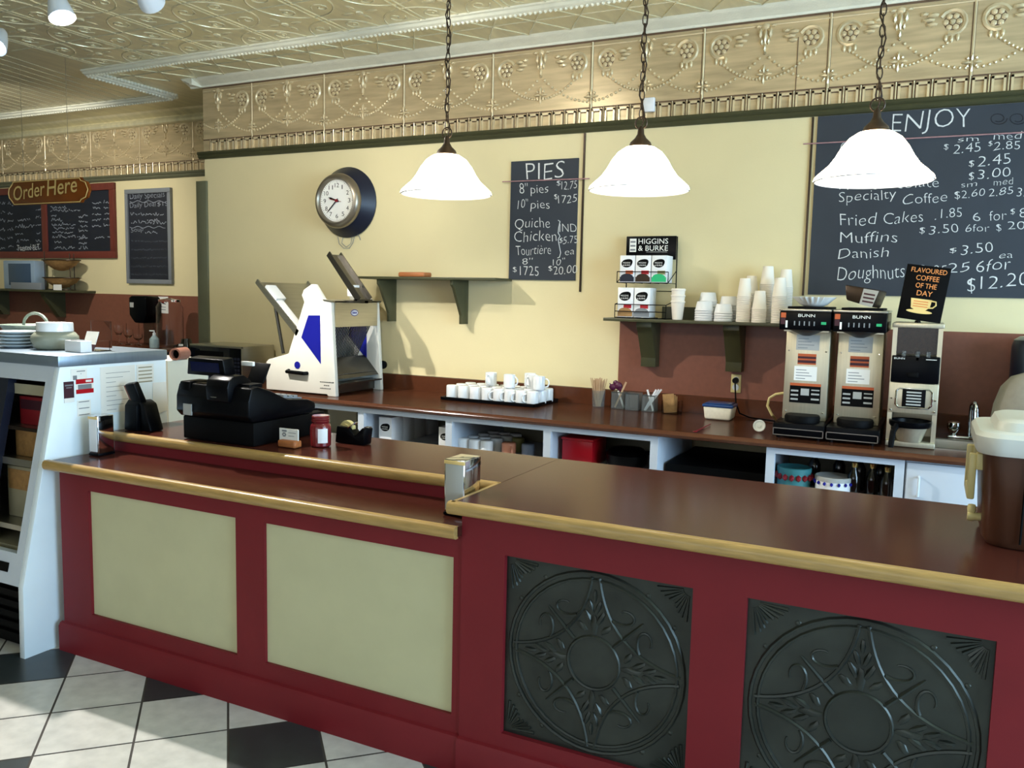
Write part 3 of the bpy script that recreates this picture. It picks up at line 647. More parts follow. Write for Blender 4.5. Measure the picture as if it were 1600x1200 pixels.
# ------------------------------------------------------------------ track lamps
b = B(); b.box(-6.2, -1.6, 3.24, 3.275, CEIL-0.025, CEIL-0.0); solo('lamp_track', b, bluewhite, 'white ceiling track that carries the spot lamp heads', 'lamp track')
TL = ['white cone spot lamp head on the track, middle one at the upper left', 'white cone spot lamp head at the top edge of the photo, nearest the clock', 'white spot lamp head on the ceiling track above the left pendant lamp', 'white spot lamp head glowing at the far left edge of the photo', 'unseen white spot lamp head added to light the recess']
for k, (p, t, w, dg, bl) in enumerate(TRACK):
    p = Vector(p); d = (Vector(t)-p).normalized()
    r = thing('spot_lamp', TL[k], 'spot lamp', p, 'spot lamps on the ceiling track')
    M = Matrix.Translation(p) @ d.to_track_quat('-Z', 'Y').to_matrix().to_4x4()
    b = B(); b.M = M; b.lathe([(0.068, -0.03), (0.064, 0.0), (0.05, 0.06), (0.034, 0.11), (0.02, 0.13)], (0, 0, 0), 20, caps=(False, True)).lathe([(0.066, -0.03), (0.060, 0.0), (0.046, 0.06), (0.03, 0.108)], (0, 0, 0), 20, caps=(False, True)); part('housing', b, bluewhite, r, smooth=60)
    b = B(); b.M = M; b.lathe([(0.042, 0.058), (0.040, 0.052), (0.03, 0.044), (0.001, 0.040)], (0, 0, 0), 16); part('bulb', b, glow, r, 'glowing lamp face')
    b = B(); top = M @ Vector((0, 0, 0.12)); ty_ = 3.257 if k < 4 else p.y; b.tube([top, (top.x, ty_, top.z+0.05), (top.x, ty_, CEIL-(0.02 if k < 4 else 0))], 0.012, 8); part('arm', b, bluewhite, r)

# ================================================================== ON THE BACK WALL
# clock
CX_, CZ_ = -4.19, 2.353
r = thing('wall_clock', 'round wall clock with white dial, steel rim and wide dark backing dish', 'clock', (CX_, WY-0.08, CZ_-0.27))
b = B(); b.lathe([(0.272, 0), (0.275, -0.012), (0.268, -0.022), (0.215, -0.10), (0.205, -0.115)], (CX_, WY, CZ_), 48, 'y', (False, True)); part('backing', b, navy, r, 'dark blue-black dished backing')
b = B(); b.lathe([(0.207, -0.105), (0.212, -0.125), (0.206, -0.15), (0.19, -0.168), (0.176, -0.172), (0.165, -0.162), (0.160, -0.140)], (CX_, WY, CZ_), 48, 'y', (False, False)); part('rim', b, bezelm, r, 'aged steel rim')
yd = WY-0.142
b = B(); b.lathe([(0.163, 0.004), (0.163, 0.0)], (CX_, yd, CZ_), 40, 'y'); dl = part('dial', b, paper, r, 'white dial')
b = B()
for h in range(1, 13):
    a = PI/2-2*PI*h/12; s_ = str(h); w = 0.024*(1 if h < 10 else 1.7)
    put(b, s_, (CX_+0.118*math.cos(a)-w/2, yd-0.001, CZ_+0.118*math.sin(a)-0.016), (w if h != 1 else 0.008, 0, 0), (0, 0, 0.033))
for t in range(60):
    a = 2*PI*t/60; L = 0.014 if t % 5 == 0 else 0.008; u = Vector((math.cos(a), 0, math.sin(a))); n = Vector((-u.z, 0, u.x))*0.0014; c = Vector((CX_, yd-0.001, CZ_))
    b.quad([c+u*0.156-n, c+u*0.156+n, c+u*(0.156-L)+n, c+u*(0.156-L)-n])
part('numerals', b, blackm, dl)
def hand(b, a, L, w, back=0.02, y=0.004):
    u = Vector((math.cos(a), 0, math.sin(a))); n = Vector((-u.z, 0, u.x)); c = Vector((CX_, yd-y, CZ_))
    p = [c-u*back-n*w, c-u*back+n*w, c+u*L*.75+n*w, c+u*L, c+u*L*.75-n*w]
    f = [b.v(q) for q in p]; g = [b.v(q+Vector((0, -0.002, 0))) for q in p]; b.f(f); b.f(g[::-1])
    for i in range(5): b.f([f[i], f[(i+1) % 5], g[(i+1) % 5], g[i]])
b = B(); hand(b, PI/2-2*PI*(9.63/12), 0.085, 0.006); part('hour_hand', b, blackm, dl)
b = B(); hand(b, PI/2-2*PI*(37.5/60), 0.135, 0.0042, y=0.007); part('minute_hand', b, blackm, dl)
b = B(); hand(b, PI/2-2*PI*(47/60), 0.08, 0.0015, 0.05, 0.010); b.lathe([(0.012, -0.012), (0.012, 0)], (CX_, yd, CZ_), 12, 'y'); part('second_hand', b, handred, dl, 'thin red second hand')
b = B(); b.tube([ony(x, y, WY-0.015) for x, y in ((528, 370), (530, 381), (537, 388), (546, 388), (551, 380), (554, 369))], 0.0025, 5)
b.tube([ony(x, y, WY-0.02) for x, y in ((536, 371), (534, 380), (541, 386), (548, 381), (550, 370))], 0.0025, 5); part('wire', b, greysrv, r, 'loops of thin grey wire hanging below')
b = B(); b.tube([ony(x, y, WY-0.015) for x, y in ((559, 366), (562, 371), (563, 375))], 0.003, 5); part('wire_end', b, greysrv, r)
# small left shelf with two brackets and a wood block
def bracket(b, x, y0, zt, dep, h, th):
    b.prism([(WY-0.001, zt), (WY-dep, zt), (WY-dep, zt-0.035), (WY-dep*0.88, zt-0.06), (WY-dep*0.42, zt-h*0.80), (WY-dep*0.42, zt-h), (WY-0.001, zt-h)], 'yz', x-th/2, x+th/2, 0.002)
r = thing('wall_shelf', 'small olive shelf on two brackets under the clock, wood block on it', 'shelf', (-3.3, WY-0.13, 1.45))
b = B(); b.box(-3.90, -2.725, WY-0.265, WY, 1.752, 1.770, 0.002); part('board', b, olive, r)
for x in (-3.735, -3.095): b = B(); bracket(b, x, 0, 1.752, 0.235, 0.32, 0.022); part('bracket', b, olive, r)
q0 = ony(625, 430, WY-0.2); q1 = ony(666, 430, WY-0.2)
b = B(); b.box(q0.x, q1.x, WY-0.23, WY-0.12, 1.770, 1.806, 0.012, 3); solo('wood_block', b, woodblk, 'reddish-brown wood block lying on the small olive shelf', 'wood block')
# pie board
PB = WY-0.012
r = thing('chalkboard', 'narrow black chalkboard headed PIES with prices, between two pendant lamps', 'chalkboard', (-2.49, PB, 1.764))
b = B(); b.box(-2.748, -2.232, PB, WY-0.001, 1.764, 2.598); part('slate', b, board, r)
b = B(); Y_ = PB-0.0012
for s_, p0, p1, cap in (('PIES', (822, 281), (881, 279), 27), ('8"', (811, 304), (824.5, 303), 17), ('pies', (829, 303), (857, 300), 14), ('10"', (809, 326), (824.5, 325), 14), ('pies', (829, 327), (859, 325), 14),
                        ('$', (870, 290), (876, 289), 8), ('12.75', (877.5, 296), (901, 295), 13), ('$', (866, 311), (871, 311), 8), ('1725', (872, 318), (901, 316), 13),
                        ('Quiche', (805, 357), (859, 355), 16), ('IND', (874, 363), (901, 362), 13), ('Chicken', (804, 378), (869, 376), 17), ('$', (874, 379), (879, 379), 8), ('5.75', (880, 381), (902, 380), 12),
                        ('Tourtière', (806, 399), (860, 397), 15), ('ea', (883, 398), (897, 398), 11), ('8"', (816, 414), (832, 412), 10), ('10"', (864, 415), (882, 413), 10), ('$', (801, 425), (807, 425), 8), ('1725', (812, 431), (842, 430), 15), ('$', (857, 423), (863, 423), 8), ('20.00', (865, 429), (901, 427), 13)):
    write(b, s_, p0, p1, cap, Y_)
pts = [ony(x, y, Y_) for x, y in ((872, 344), (875, 346), (873, 355), (872, 364), (875, 369), (872, 374), (874, 385), (876, 395), (874, 402), (871, 403))]
b.tube([V(p.x, Y_+0.001, p.z) for p in pts], 0.003, 5)
part('chalk_writing', b, chalk, r, 'white chalk lettering')
b = B(); a = ony(785, 284, PB-0.008); c = ony(921, 279, PB-0.008); b.tube([a, c], 0.004, 6); part('cross_rod', b, pinkchalk, r, 'thin pinkish rod across the board')
b = B(); a = ony(914, 206, WY-0.006); c = ony(909, 456, WY-0.006); b.box(a.x-0.006, a.x+0.006, WY-0.012, WY, c.z, 2.762); solo('wall_strip', b, brassm, 'thin dark vertical strip on the wall just right of the pie board', 'strip')
# large drinks board
r = thing('chalkboard', 'large black chalkboard headed ENJOY with coffee and baking prices', 'chalkboard', (0.2, PB, 1.697))
b = B(); b.box(-0.688, 1.15, PB, WY-0.001, 1.697, 2.762); part('slate', b, board, r)
b = B()
for s_, p0, p1, cap in (('ENJOY', (1394, 206), (1516, 196), 29), ('sm', (1497, 222), (1529, 220), 9), ('med', (1552, 219), (1596, 217), 12), ('$', (1475, 233), (1482, 233), 9), ('2.45', (1490, 240), (1531, 237), 15), ('$', (1544, 228), (1550, 228), 8), ('2.85', (1552, 235), (1594, 232), 13),
                        ('$', (1514, 260), (1522, 259), 10), ('2.45', (1528, 260), (1578, 256), 17), ('$', (1514, 281), (1522, 280), 12), ('3.00', (1528, 280), (1578, 276), 15),
                        ('Specialty', (1311, 316), (1400, 310), 16), ('Coffee', (1410, 320), (1480, 315), 16), ('$2.60', (1491, 311), (1538, 306), 12), ('sm', (1502, 293), (1526, 291), 9), ('med', (1553, 290), (1582, 288), 11), ('2.85', (1545, 307), (1582, 303), 12), ('3.35', (1589, 307), (1625, 304), 14),
                        ('Hot chocolate', (1312, 296), (1467, 292), 15), ('Fried', (1312, 353), (1368, 351), 19), ('Cakes', (1381, 350), (1441, 347), 18), ('.1.85', (1461, 343), (1503, 338), 15), ('6', (1519, 346), (1531, 346), 14), ('for', (1545, 346), (1573, 343), 16), ('$', (1579, 335), (1586, 334), 9), ('8.90', (1593, 340), (1640, 338), 15),
                        ('Muffins', (1312, 380), (1401, 378), 17), ('$', (1437, 364), (1445, 364), 10), ('3.50', (1452, 366), (1497, 363), 14), ('6for', (1508, 363), (1546, 361), 12), ('$', (1556, 361), (1564, 361), 11), ('20.00', (1574, 359), (1640, 355), 13),
                        ('Danish', (1310, 404), (1388, 402), 16), ('$', (1484, 395), (1494, 394), 8), ('3.50', (1502, 398), (1551, 394), 16), ('ea', (1561, 404), (1582, 403), 11), ('Doughnuts', (1309, 438), (1414, 434), 22), ('$', (1436, 424), (1445, 423), 10), ('1.25', (1448, 430), (1478, 428), 15), ('25', (1482, 426), (1514, 424), 15), ('6for', (1526, 425), (1578, 421), 19), ('$', (1511, 456), (1524, 455), 22), ('12.20', (1532, 452), (1606, 446), 21),
                        ('Tea', (1312, 262), (1345, 260), 15), ('Coffee', (1312, 238), (1370, 236), 15)):
    write(b, s_, p0, p1, cap, Y_)
part('chalk_writing', b, chalk, r, 'white chalk lettering')
b = B()
for ox in (1560, 1590):
    b.tube([(lambda p: V(p.x, PB+0.001, p.z))(ony(ox+14*math.cos(t*.5)*(1-t*.03), 185+10*math.sin(t*.5)*(1-t*.03), PB)) for t in range(18)], 0.0035, 5)
part('smudge', b, boarddk, r, 'faint rubbed-out scrollwork in the corner')
b = B(); a = ony(1255, 226, PB-0.008); b.tube([(a.x, PB-0.008, 2.604), (1.1, PB-0.008, 2.595)], 0.004, 6); part('cross_rod', b, pinkchalk, r, 'thin pinkish rod across the board')
b = B(); b.box(-0.722, -0.710, WY-0.012, WY, 1.69, 2.762); solo('wall_strip', b, brassm, 'thin dark vertical strip at the left edge of the large drinks board', 'strip')
# right shelf
r = thing('wall_shelf', 'long olive shelf with the tea rack and paper cups, left of the brewers', 'shelf', (-1.25, WY-0.14, 1.3))
b = B(); b.box(-1.915, -0.62, WY-0.285, WY-0.006, 1.500, 1.520, 0.002).box(-1.60, -1.36, WY-0.02, WY-0.006, 1.52, 1.60); part('board', b, olive, r)
for x in (-1.66, -1.10): b = B(); bracket(b, x, 0, 1.500, 0.22, 0.30, 0.10); part('bracket', b, olive, r)
SH = 1.520
# tea rack
RX0, RX1, RYF = -1.845, -1.505, 5.25
r = thing('tea_rack', 'black wire rack with a printed black header holding two rows of tea boxes', 'tea rack', (-1.67, 5.32, SH))
b = B()
for x in (RX0, RX1): b.tube([(x, 5.44, SH+0.004), (x, 5.42, 2.055)], 0.004, 6); b.tube([(x, RYF-0.03, SH+0.004), (x, RYF-0.03, SH+0.09), (x, 5.43, SH+0.12)], 0.003, 6); b.tube([(x, RYF-0.03, SH+0.004), (x, 5.44, SH+0.004)], 0.003, 6); b.tube([(x, 5.42, 1.83), (x, RYF-0.01, 1.75), (x, RYF-0.01, 1.82)], 0.003, 6)
for z, y in ((SH+0.004, RYF-0.03), (SH+0.09, RYF-0.03), (SH+0.045, RYF-0.03), (1.75, RYF-0.01), (1.82, RYF-0.01), (1.70, 5.43)): b.tube([(RX0, y, z), (RX1, y, z)], 0.003, 6)
for k in range(7): x = RX0+(RX1-RX0)*k/6; b.tube([(x, RYF-0.01, 1.75), (x, 5.43, 1.75)], 0.002, 5); b.tube([(x, RYF-0.03, SH+0.004), (x, 5.43, SH+0.004)], 0.002, 5)
part('wire_frame', b, blackm, r)
b = B(); b.box(RX0, RX1, 5.40, 5.41, 1.905, 2.058, 0.004); h = part('header', b, black, r, 'black header card')
b = B(); put(b, 'HIGGINS', (RX0+0.085, 5.399, 2.008), (0.20, 0, 0), (0, 0, 0.034)); put(b, '& BURKE', (RX0+0.085, 5.399, 1.963), (0.20, 0, 0), (0, 0, 0.034)); b.box(RX0+0.14, RX0+0.28, 5.3985, 5.40, 1.954, 1.9555); part('lettering', b, paper, h)
b = B(); b.box(RX0+0.025, RX0+0.07, 5.398, 5.40, 1.955, 2.042); b.mi = 1
for k in range(3): b.box(RX0+0.030, RX0+0.065, 5.3975, 5.398, 1.963+0.026*k, 1.975+0.026*k)
part('emblem', b, [paper, greysrv], h, 'white printed emblem')
def leaf_logo(b, cx, cz, y, w, h):
    pts = []
    for t in range(24):
        a = 2*PI*t/24; u, q = math.cos(a), math.sin(a)
        e = 1.0+0.30*max(0, math.cos(a-PI/4))**6
        pts.append((cx+u*w/2*e, y, cz+q*h/2*e))
    b.f([b.v(p) for p in pts])
def teabox(x0, z0, y0, h, m2, label, w=0.100, dep=0.13):
    r = thing('tea_box', label, 'tea box', (x0+w/2, y0+dep/2, z0), 'tea boxes in the wire rack')
    b = B(); b.box(x0, x0+w, y0, y0+dep, z0, z0+h, 0.002); p = part('carton', b, white, r)
    b = B(); leaf_logo(b, x0+w*0.46, z0+h*0.70, y0-0.0008, w*0.72, h*0.30); part('logo', b, blackm, p, 'black leaf-shaped emblem')
    b = B(); put(b, 'HIGGINS', (x0+w*0.20, y0-0.0014, z0+h*0.70), (w*0.50, 0, 0), (0, 0, h*0.055)); put(b, '& BURKE', (x0+w*0.20, y0-0.0014, z0+h*0.61), (w*0.50, 0, 0), (0, 0, h*0.055)); part('lettering', b, paper, p)
    b = B(); b.box(x0+w*0.40, x0+w*0.9, y0-0.001, y0, z0+h*0.30, z0+h*0.44); b.mi = 1; b.box(x0+w*0.02, x0+w*0.98, y0-0.001, y0, z0+0.004, z0+h*0.2); b.disc((x0+w/2, y0-0.0012, z0+h*0.2), 1.0, 'y', 18, (w*0.42, h*0.12)); part('colour_band', b, m2, p, 'coloured label band')
    return r
teabox(-1.833, 1.753, 5.255, 0.172, [mats for mats in (orange, navy)], 'white tea box with a yellow-orange band, upper left in the wire rack')
teabox(-1.727, 1.753, 5.255, 0.172, [redpl, brassm], 'white tea box with a red band, upper middle in the wire rack')
teabox(-1.620, 1.753, 5.255, 0.172, [lime, green], 'white tea box with a green band, upper right in the wire rack')
teabox(-1.833, SH+0.008, 5.235, 0.19, [redpl, tan], 'white tea box with an orange foot, lower left in the wire rack', 0.104)
teabox(-1.722, SH+0.008, 5.235, 0.19, [redpl, greysrv], 'white tea box with a grey foot, lower right in the wire rack', 0.106)
# paper cups
def cup_mesh():
    b = B(); b.lathe([(0.043, 0.0), (0.045, 0.002), (0.045, 0.006), (0.0425, 0.008), (0.031, 0.112), (0.029, 0.114), (0.0285, 0.108), (0.001, 0.107)], (0, 0, 0), 20, caps=(False, False)); return b
cup0 = None
def cup_stack(px, py_top, y, n, lab):
    global cup0
    pt = ony(px, py_top, y); X, top = pt.x, pt.z
    n = max(2, int(round((top-SH-0.114)/0.0108))+1)
    for k in range(n):
        z = SH+(top-SH-0.114)*k/(n-1)
        if cup0 is None: cup0 = obj('paper_cup', cup_mesh(), papercup, smooth=45); c = cup0
        else: c = cup0.copy(); COL.objects.link(c)
        c.location = (X, y, z); c['label'] = lab; c['category'] = 'paper cup'; c['group'] = 'upside-down paper cups on the olive shelf'
cup_stack(1164.5, 435, 5.25, 0, 'white paper cup in the upside-down stack at the front, just right of the small tubs')
cup_stack(1175, 431, 5.40, 0, 'white paper cup in the upside-down stack behind, leftmost of the rear cup stacks')
cup_stack(1188, 454.5, 5.235, 0, 'white paper cup in the shortest upside-down cup stack on the olive shelf')
cup_stack(1200.5, 416, 5.35, 0, 'white paper cup in the tallest upside-down cup stack on the olive shelf')
cup_stack(1219.5, 434, 5.25, 0, 'white paper cup in the front upside-down stack nearest the coffee brewers')
cup_stack(1229, 421, 5.38, 0, 'white paper cup in the rear upside-down stack nearest the coffee brewers')
tub0 = None
def tub_stack(px, py_top, y, lab):
    global tub0
    pt = ony(px, py_top, y); X, top = pt.x, pt.z
    n = max(1, int(round((top-SH-0.062)/0.016))+1)
    for k in range(n):
        z = SH+((top-SH-0.062)*k/(n-1) if n > 1 else 0)
        if tub0 is None:
            b = B(); b.lathe([(0.055, 0.0), (0.058, 0.003), (0.058, 0.010), (0.055, 0.012), (0.046, 0.058), (0.043, 0.062), (0.001, 0.061)], (0, 0, 0), 20, caps=(False, False)); tub0 = obj('soup_tub', b, white, smooth=45); c = tub0
        else: c = tub0.copy(); COL.objects.link(c)
        c.location = (X, y, z); c['label'] = lab; c['category'] = 'tub'; c['group'] = 'squat white tubs on the olive shelf'
tub_stack(1101, 471, 5.25, 'squat white tub in the front left stack of upside-down tubs')
tub_stack(1107, 457, 5.36, 'squat white tub in the tall stack behind the front left tubs')
tub_stack(1131, 475, 5.25, 'squat white tub in the front right stack of upside-down tubs')
tub_stack(1139, 463, 5.385, 'squat white tub in the low stack right at the back of the tubs')
pt = ony(1060, 456, 5.27); ucup = None
for k in range(3):
    if ucup is None:
        b = B(); b.lathe([(0.03, 0), (0.032, 0.002), (0.043, 0.108), (0.046, 0.110), (0.046, 0.116), (0.040, 0.122)], (0, 0, 0), 20); ucup = obj('paper_cup', b, papercup); c = ucup
    else: c = ucup.copy(); COL.objects.link(c)
    c.location = (pt.x, 5.27, SH+0.038*k); c['label'] = 'white paper cup in the upright lidded stack beside the tea rack'; c['category'] = 'paper cup'; c['group'] = 'upright paper cups by the tea rack'
# outlet with a cord
r = thing('power_outlet', 'cream wall socket plate on the brown splash panel with a plug in it', 'power outlet', (-1.095, WY-0.01, 1.06))
b = B(); b.box(-1.127, -1.063, WY-0.014, WY-0.006, 1.060, 1.178, 0.003); part('plate', b, creampl, r)
b = B(); b.lathe([(0.021, -0.012), (0.021, 0)], (-1.095, WY-0.006, 1.095), 16, 'y').lathe([(0.021, -0.012), (0.021, 0)], (-1.095, WY-0.006, 1.142), 16, 'y'); part('socket', b, whitep, r)
b = B(); b.lathe([(0.017, -0.034), (0.02, -0.02), (0.02, 0)], (-1.095, WY-0.018, 1.14), 14, 'y'); b.tube([(-1.095, WY-0.045, 1.135), (-1.088, WY-0.06, 1.09), (-1.078, WY-0.07, 1.0), (-1.05, WY-0.07, 0.935), (-0.98, WY-0.10, 0.917), (-0.8, WY-0.17, 0.917)], 0.005, 8)
solo('cable', b, black, 'black plug and cord running from the wall socket down behind the brewers', 'cord')
# ================================================================== BREAD SLICER
SY0_, SY1_ = 4.74, 5.32
r = thing('bread_slicer', 'white bread slicing machine with blue side panels and steel trays on the work counter', 'bread slicer', (-4.05, 5.03, BZ))
prof = [(-4.37, BZ+.012), (-4.37, 1.125), (-4.345, 1.145), (-4.16, 1.195), (-4.012, 1.572), (-4.035, 1.62), (-4.015, 1.66), (-3.945, 1.70), (-3.915, 1.70), (-3.838, 1.598), (-3.79, 1.585), (-3.772, 1.57), (-3.735, 1.0), (-3.73, BZ), (-3.80, BZ), (-3.81, BZ+.012)]
win = [(-3.972, 1.478), (-3.868, 1.481), (-3.862, 1.136), (-4.037, 1.318)]
for y, lab in ((SY0_, 'white enamel side panel facing the room'), (SY1_-0.035, 'white enamel side panel near the wall')):
    b = B(); b.prism(prof, 'xz', y, y+0.035, 0.004); p = part('side_panel', b, slicew, r, lab)
    b = B(); b.prism(win, 'xz', y-0.003, y+0.038); part('window', b, blue, p, 'blue panel in the side')
    b = B(); b.lathe([(0.026, -0.004), (0.026, 0)], (-4.075, y, 1.117), 20, 'y'); part('badge', b, blue, p, 'round blue badge')
    b = B()
    b.tube([(-4.155, y, 1.072), (-4.15, y-0.03, 1.068), (-3.99, y-0.03, 1.062), (-3.985, y, 1.062)], 0.014, 8); part('handle', b, black, p, 'black carrying handle')
    if y == SY0_:
        b = B()
        for k, (z, x0, x1) in enumerate(((1.005, -3.87, -3.755), (0.982, -3.835, -3.80), (0.960, -3.87, -3.78))):
            x = x0
            while x < x1: w = 0.008+0.006*random.random(); b.quad([(x, y-0.0008, z), (x+w, y-0.0008, z), (x+w, y-0.0008, z+0.006+0.004*random.random()), (x, y-0.0008, z+0.006)]); x += w+0.004
        part('handwriting', b, blackm, p, 'small handwritten note')
b = B(); b.box(-4.33, -3.80, SY0_+0.035, SY1_-0.035, BZ+0.012, 1.0).prism([(-4.33, 1.0), (-4.33, 1.14), (-4.15, 1.19), (-4.04, 1.45), (-4.02, 1.45), (-4.1, 1.0)], 'xz', SY0_+0.035, SY1_-0.035); part('housing', b, slicew, r)
b = B(); b.box(-3.775, -3.765, SY0_+0.035, SY1_-0.035, 1.40, 1.585).prism([(-3.84, 1.596), (-3.765, 1.585), (-3.765, 1.575), (-3.84, 1.586)], 'xz', SY0_-0.005, SY1_+0.01); h = part('hood', b, steel, r, 'polished steel hood above the blades')
b = B(); b.disc((-3.7642, 5.0, 1.50), 1.0, 'x', 20, (0.045, 0.024)); part('logo', b, blue, h, 'small blue oval badge')
b = B(); b.disc((-3.7636, 5.0, 1.50), 1.0, 'x', 20, (0.038, 0.018)); b.mi = 1
for k in range(3): b.box(-3.7635, -3.763, 4.975+0.018*k, 4.988+0.018*k, 1.492, 1.508)
part('logo_letters', b, [white, blue], h, 'white field with blue letters')
b = B()
for k in range(24): y = SY0_+0.055+k*0.0195; b.tube([(-3.80, y, 1.41), (-3.93, y, 1.16)], 0.0045, 4)
part('blades', b, dsteel, r, 'row of upright blades')
b = B(); b.prism([(-3.79, 1.05), (-3.75, 1.03), (-3.88, 1.17), (-3.91, 1.17)], 'xz', SY0_+0.035, SY1_-0.035); b.prism([(-3.93, 1.14), (-3.92, 1.16), (-3.77, 1.055), (-3.78, 1.035)], 'xz', SY0_+0.04, SY1_-0.04); b.box(-3.83, -3.72, SY0_+0.035, SY1_-0.035, 0.99, 1.0); b.box(-3.80, -3.785, SY0_+0.04, SY1_-0.04, BZ+.012, .985); part('chute', b, dsteel, r, 'dark steel outlet chute')
b = B(); b.lathe([(0.03, 0), (0.033, 0.006), (0.03, 0.022), (0.012, 0.026)], (-3.745, SY1_+0.005, 1.10), 16, 'y'); part('knob', b, black, r)
b = B(); b.prism([(-4.47, 1.70), (-4.455, 1.708), (-4.07, 1.34), (-4.085, 1.325)], 'xz', SY0_+0.01, SY1_-0.02); b.prism([(-4.47, 1.70), (-4.45, 1.73), (-4.06, 1.365), (-4.085, 1.325)], 'xz', SY0_, SY0_+0.012); b.prism([(-4.47, 1.70), (-4.45, 1.73), (-4.06, 1.365), (-4.085, 1.325)], 'xz', SY1_-0.02, SY1_-0.008); p = part('infeed_tray', b, steel, r, 'sloping steel bread tray')
for y in (SY0_+0.05, SY1_-0.05): b = B(); b.tube([(-4.33, y, 1.56), (-4.25, y, 1.19)], 0.012, 8); part('tray_leg', b, dsteel, p)
b = B(); b.prism([(-4.415, 1.662), (-4.39, 1.688), (-4.29, 1.592), (-4.315, 1.566)], 'xz', SY0_+0.03, SY0_+0.13); b.prism([(-4.315, 1.572), (-4.30, 1.585), (-4.08, 1.372), (-4.095, 1.357)], 'xz', SY0_+0.04, SY0_+0.10); part('pusher', b, white, p, 'white bread pusher strip')
b = B(); b.prism([(-3.90, 1.905), (-3.885, 1.915), (-3.62, 1.60), (-3.64, 1.585)], 'xz', 4.86, 4.98); b.prism([(-3.90, 1.905), (-3.875, 1.935), (-3.60, 1.615), (-3.64, 1.585)], 'xz', 4.98, 4.99); b.prism([(-3.90, 1.905), (-3.875, 1.935), (-3.60, 1.615), (-3.64, 1.585)], 'xz', 4.85, 4.86).box(-3.66, -3.60, 4.85, 4.99, 1.575, 1.60); b.box(-3.80, -3.60, 4.90, 4.94, 1.572, 1.59); part('lid', b, dsteel, r, 'raised steel loading lid')
b = B(); b.box(-3.74, -3.69, 4.88, 4.96, 1.62, 1.70, 0.004); part('stop_block', b, white, r, 'white block under the lid')
# ================================================================== MICROWAVE
r = thing('microwave', 'stainless microwave oven with dark door standing left of the bread slicer', 'microwave', (-5.2, 5.27, BZ))
mx0, mx1, my0, my1, mz0, mz1 = -5.49, -4.915, 5.06, 5.43, BZ+0.012, 1.195
b = B(); b.box(mx0, mx1, my0+0.01, my1, mz0, mz1, 0.006); 
for x in (mx0+.05, mx1-.05):
    for y in (my0+.06, my1-.05): b.cyl((x, y, BZ), (x, y, mz0), 0.014, n=8)
part('casing', b, steel, r)
b = B(); b.box(mx0, mx1, my0, my0+0.01, mz1-0.018, mz1, 0.002).box(mx0, mx1, my0, my0+0.01, mz0, mz0+0.012, 0.002).box(mx1-0.012, mx1, my0, my0+.01, mz0, mz1, 0.002); part('front_trim', b, steel, r)
b = B(); b.box(mx0+0.002, mx1-0.135, my0-0.002, my0+0.01, mz0+0.012, mz1-0.018, 0.002); d = part('door', b, darkglass, r, 'dark glass door')
b = B(); b.box(mx0+0.06, mx1-0.20, my0-0.0035, my0-0.002, mz0+0.05, mz1-0.05); part('door_window', b, blackm, d)
b = B(); b.box(mx1-0.132, mx1-0.012, my0-0.001, my0+0.01, mz0+0.012, mz1-0.018, 0.002); p = part('control_panel', b, black, r)
b = B()
for i in range(3):
    for j in range(5): b.box(mx1-0.12+0.034*i, mx1-0.094+0.034*i, my0-0.003, my0-0.001, mz0+0.04+0.03*j, mz0+0.06+0.03*j)
part('keypad', b, navy, p)
# ================================================================== MUG TRAY
def mug_tree(label, m=ceramic, rad=0.041, h=0.094):
    r = thing('mug', label, 'mug', (0, 0, 0))
    b = B(); b.lathe([(rad-0.006, 0), (rad-0.002, 0.003), (rad, 0.012), (rad, h-0.004), (rad-0.0015, h), (rad-0.004, h-0.002), (rad-0.0045, 0.012), (0.001, 0.008)], (0, 0, 0), 24, caps=(True, False)); part('cup', b, m, r, smooth=50)
    b = B(); b.tube([(rad-0.003, 0, h*0.80), (rad+0.014, 0, h*0.83), (rad+0.028, 0, h*0.70), (rad+0.030, 0, h*0.5), (rad+0.022, 0, h*0.30), (rad-0.003, 0, h*0.20)], [0.006, .0055, .005, .005, .0055, .006], 8); part('handle', b, m, r, smooth=60)
    return r
a0, a1, a2 = onz(688, 627, BZ), onz(851, 635, BZ), onz(869, 622, BZ)
tx0, tx1, ty0 = -3.05, -2.32, 5.04
b = B(); b.box(tx0, tx1, ty0, 5.44, BZ+0.001, BZ+0.010, 0.004); 
for (x0, x1, y0, y1) in ((tx0, tx1, ty0, ty0+0.012), (tx0, tx1, 5.428, 5.44), (tx0, tx0+0.012, ty0, 5.44), (tx1-0.012, tx1, ty0, 5.44)): b.box(x0, x1, y0, y1, BZ+0.004, BZ+0.024, 0.003)
solo('serving_tray', b, black, 'dark rectangular tray of white mugs on the work counter', 'tray')
mug0 = mug_tree('x'); first = True
def mug(x, y, z, ang, lab, up=False):
    global first
    o = mug0 if first else copy_tree(mug0)
    first = False
    if up: o.rotation_euler = (PI, 0, ang); o.location = (x, y, z+0.094)
    else: o.rotation_euler = (0, 0, ang); o.location = (x, y, z)
    o['label'] = lab; o['group'] = 'white mugs on the tray'
MZ = BZ+0.0105
nm = ['first', 'second', 'third', 'fourth']
for k in range(4): mug(-2.993+0.094*k, 5.105, MZ, PI/2+0.05*k, 'white upside-down mug, %s from the left in the front row on the tray' % nm[k], True)
for j in (1, 2):
    for k in range(4): mug(-2.993+0.094*k+0.01*j, 5.105+0.115*j, MZ, PI/2+0.05*k, 'white upside-down mug in the rows behind the left front row of the tray', True)
for k in range(4): mug(-2.62+0.085*k, 5.105, MZ, PI+0.55, 'white mug with handle turned left, %s of four at the tray\'s right front' % nm[k], True)
for j in (1, 2):
    for k in range(4): mug(-2.615+0.085*k, 5.105+0.115*j, MZ, PI/2+0.04*k, 'white upside-down mug in the rows behind the right front row of the tray', True)
z2 = MZ+0.0945
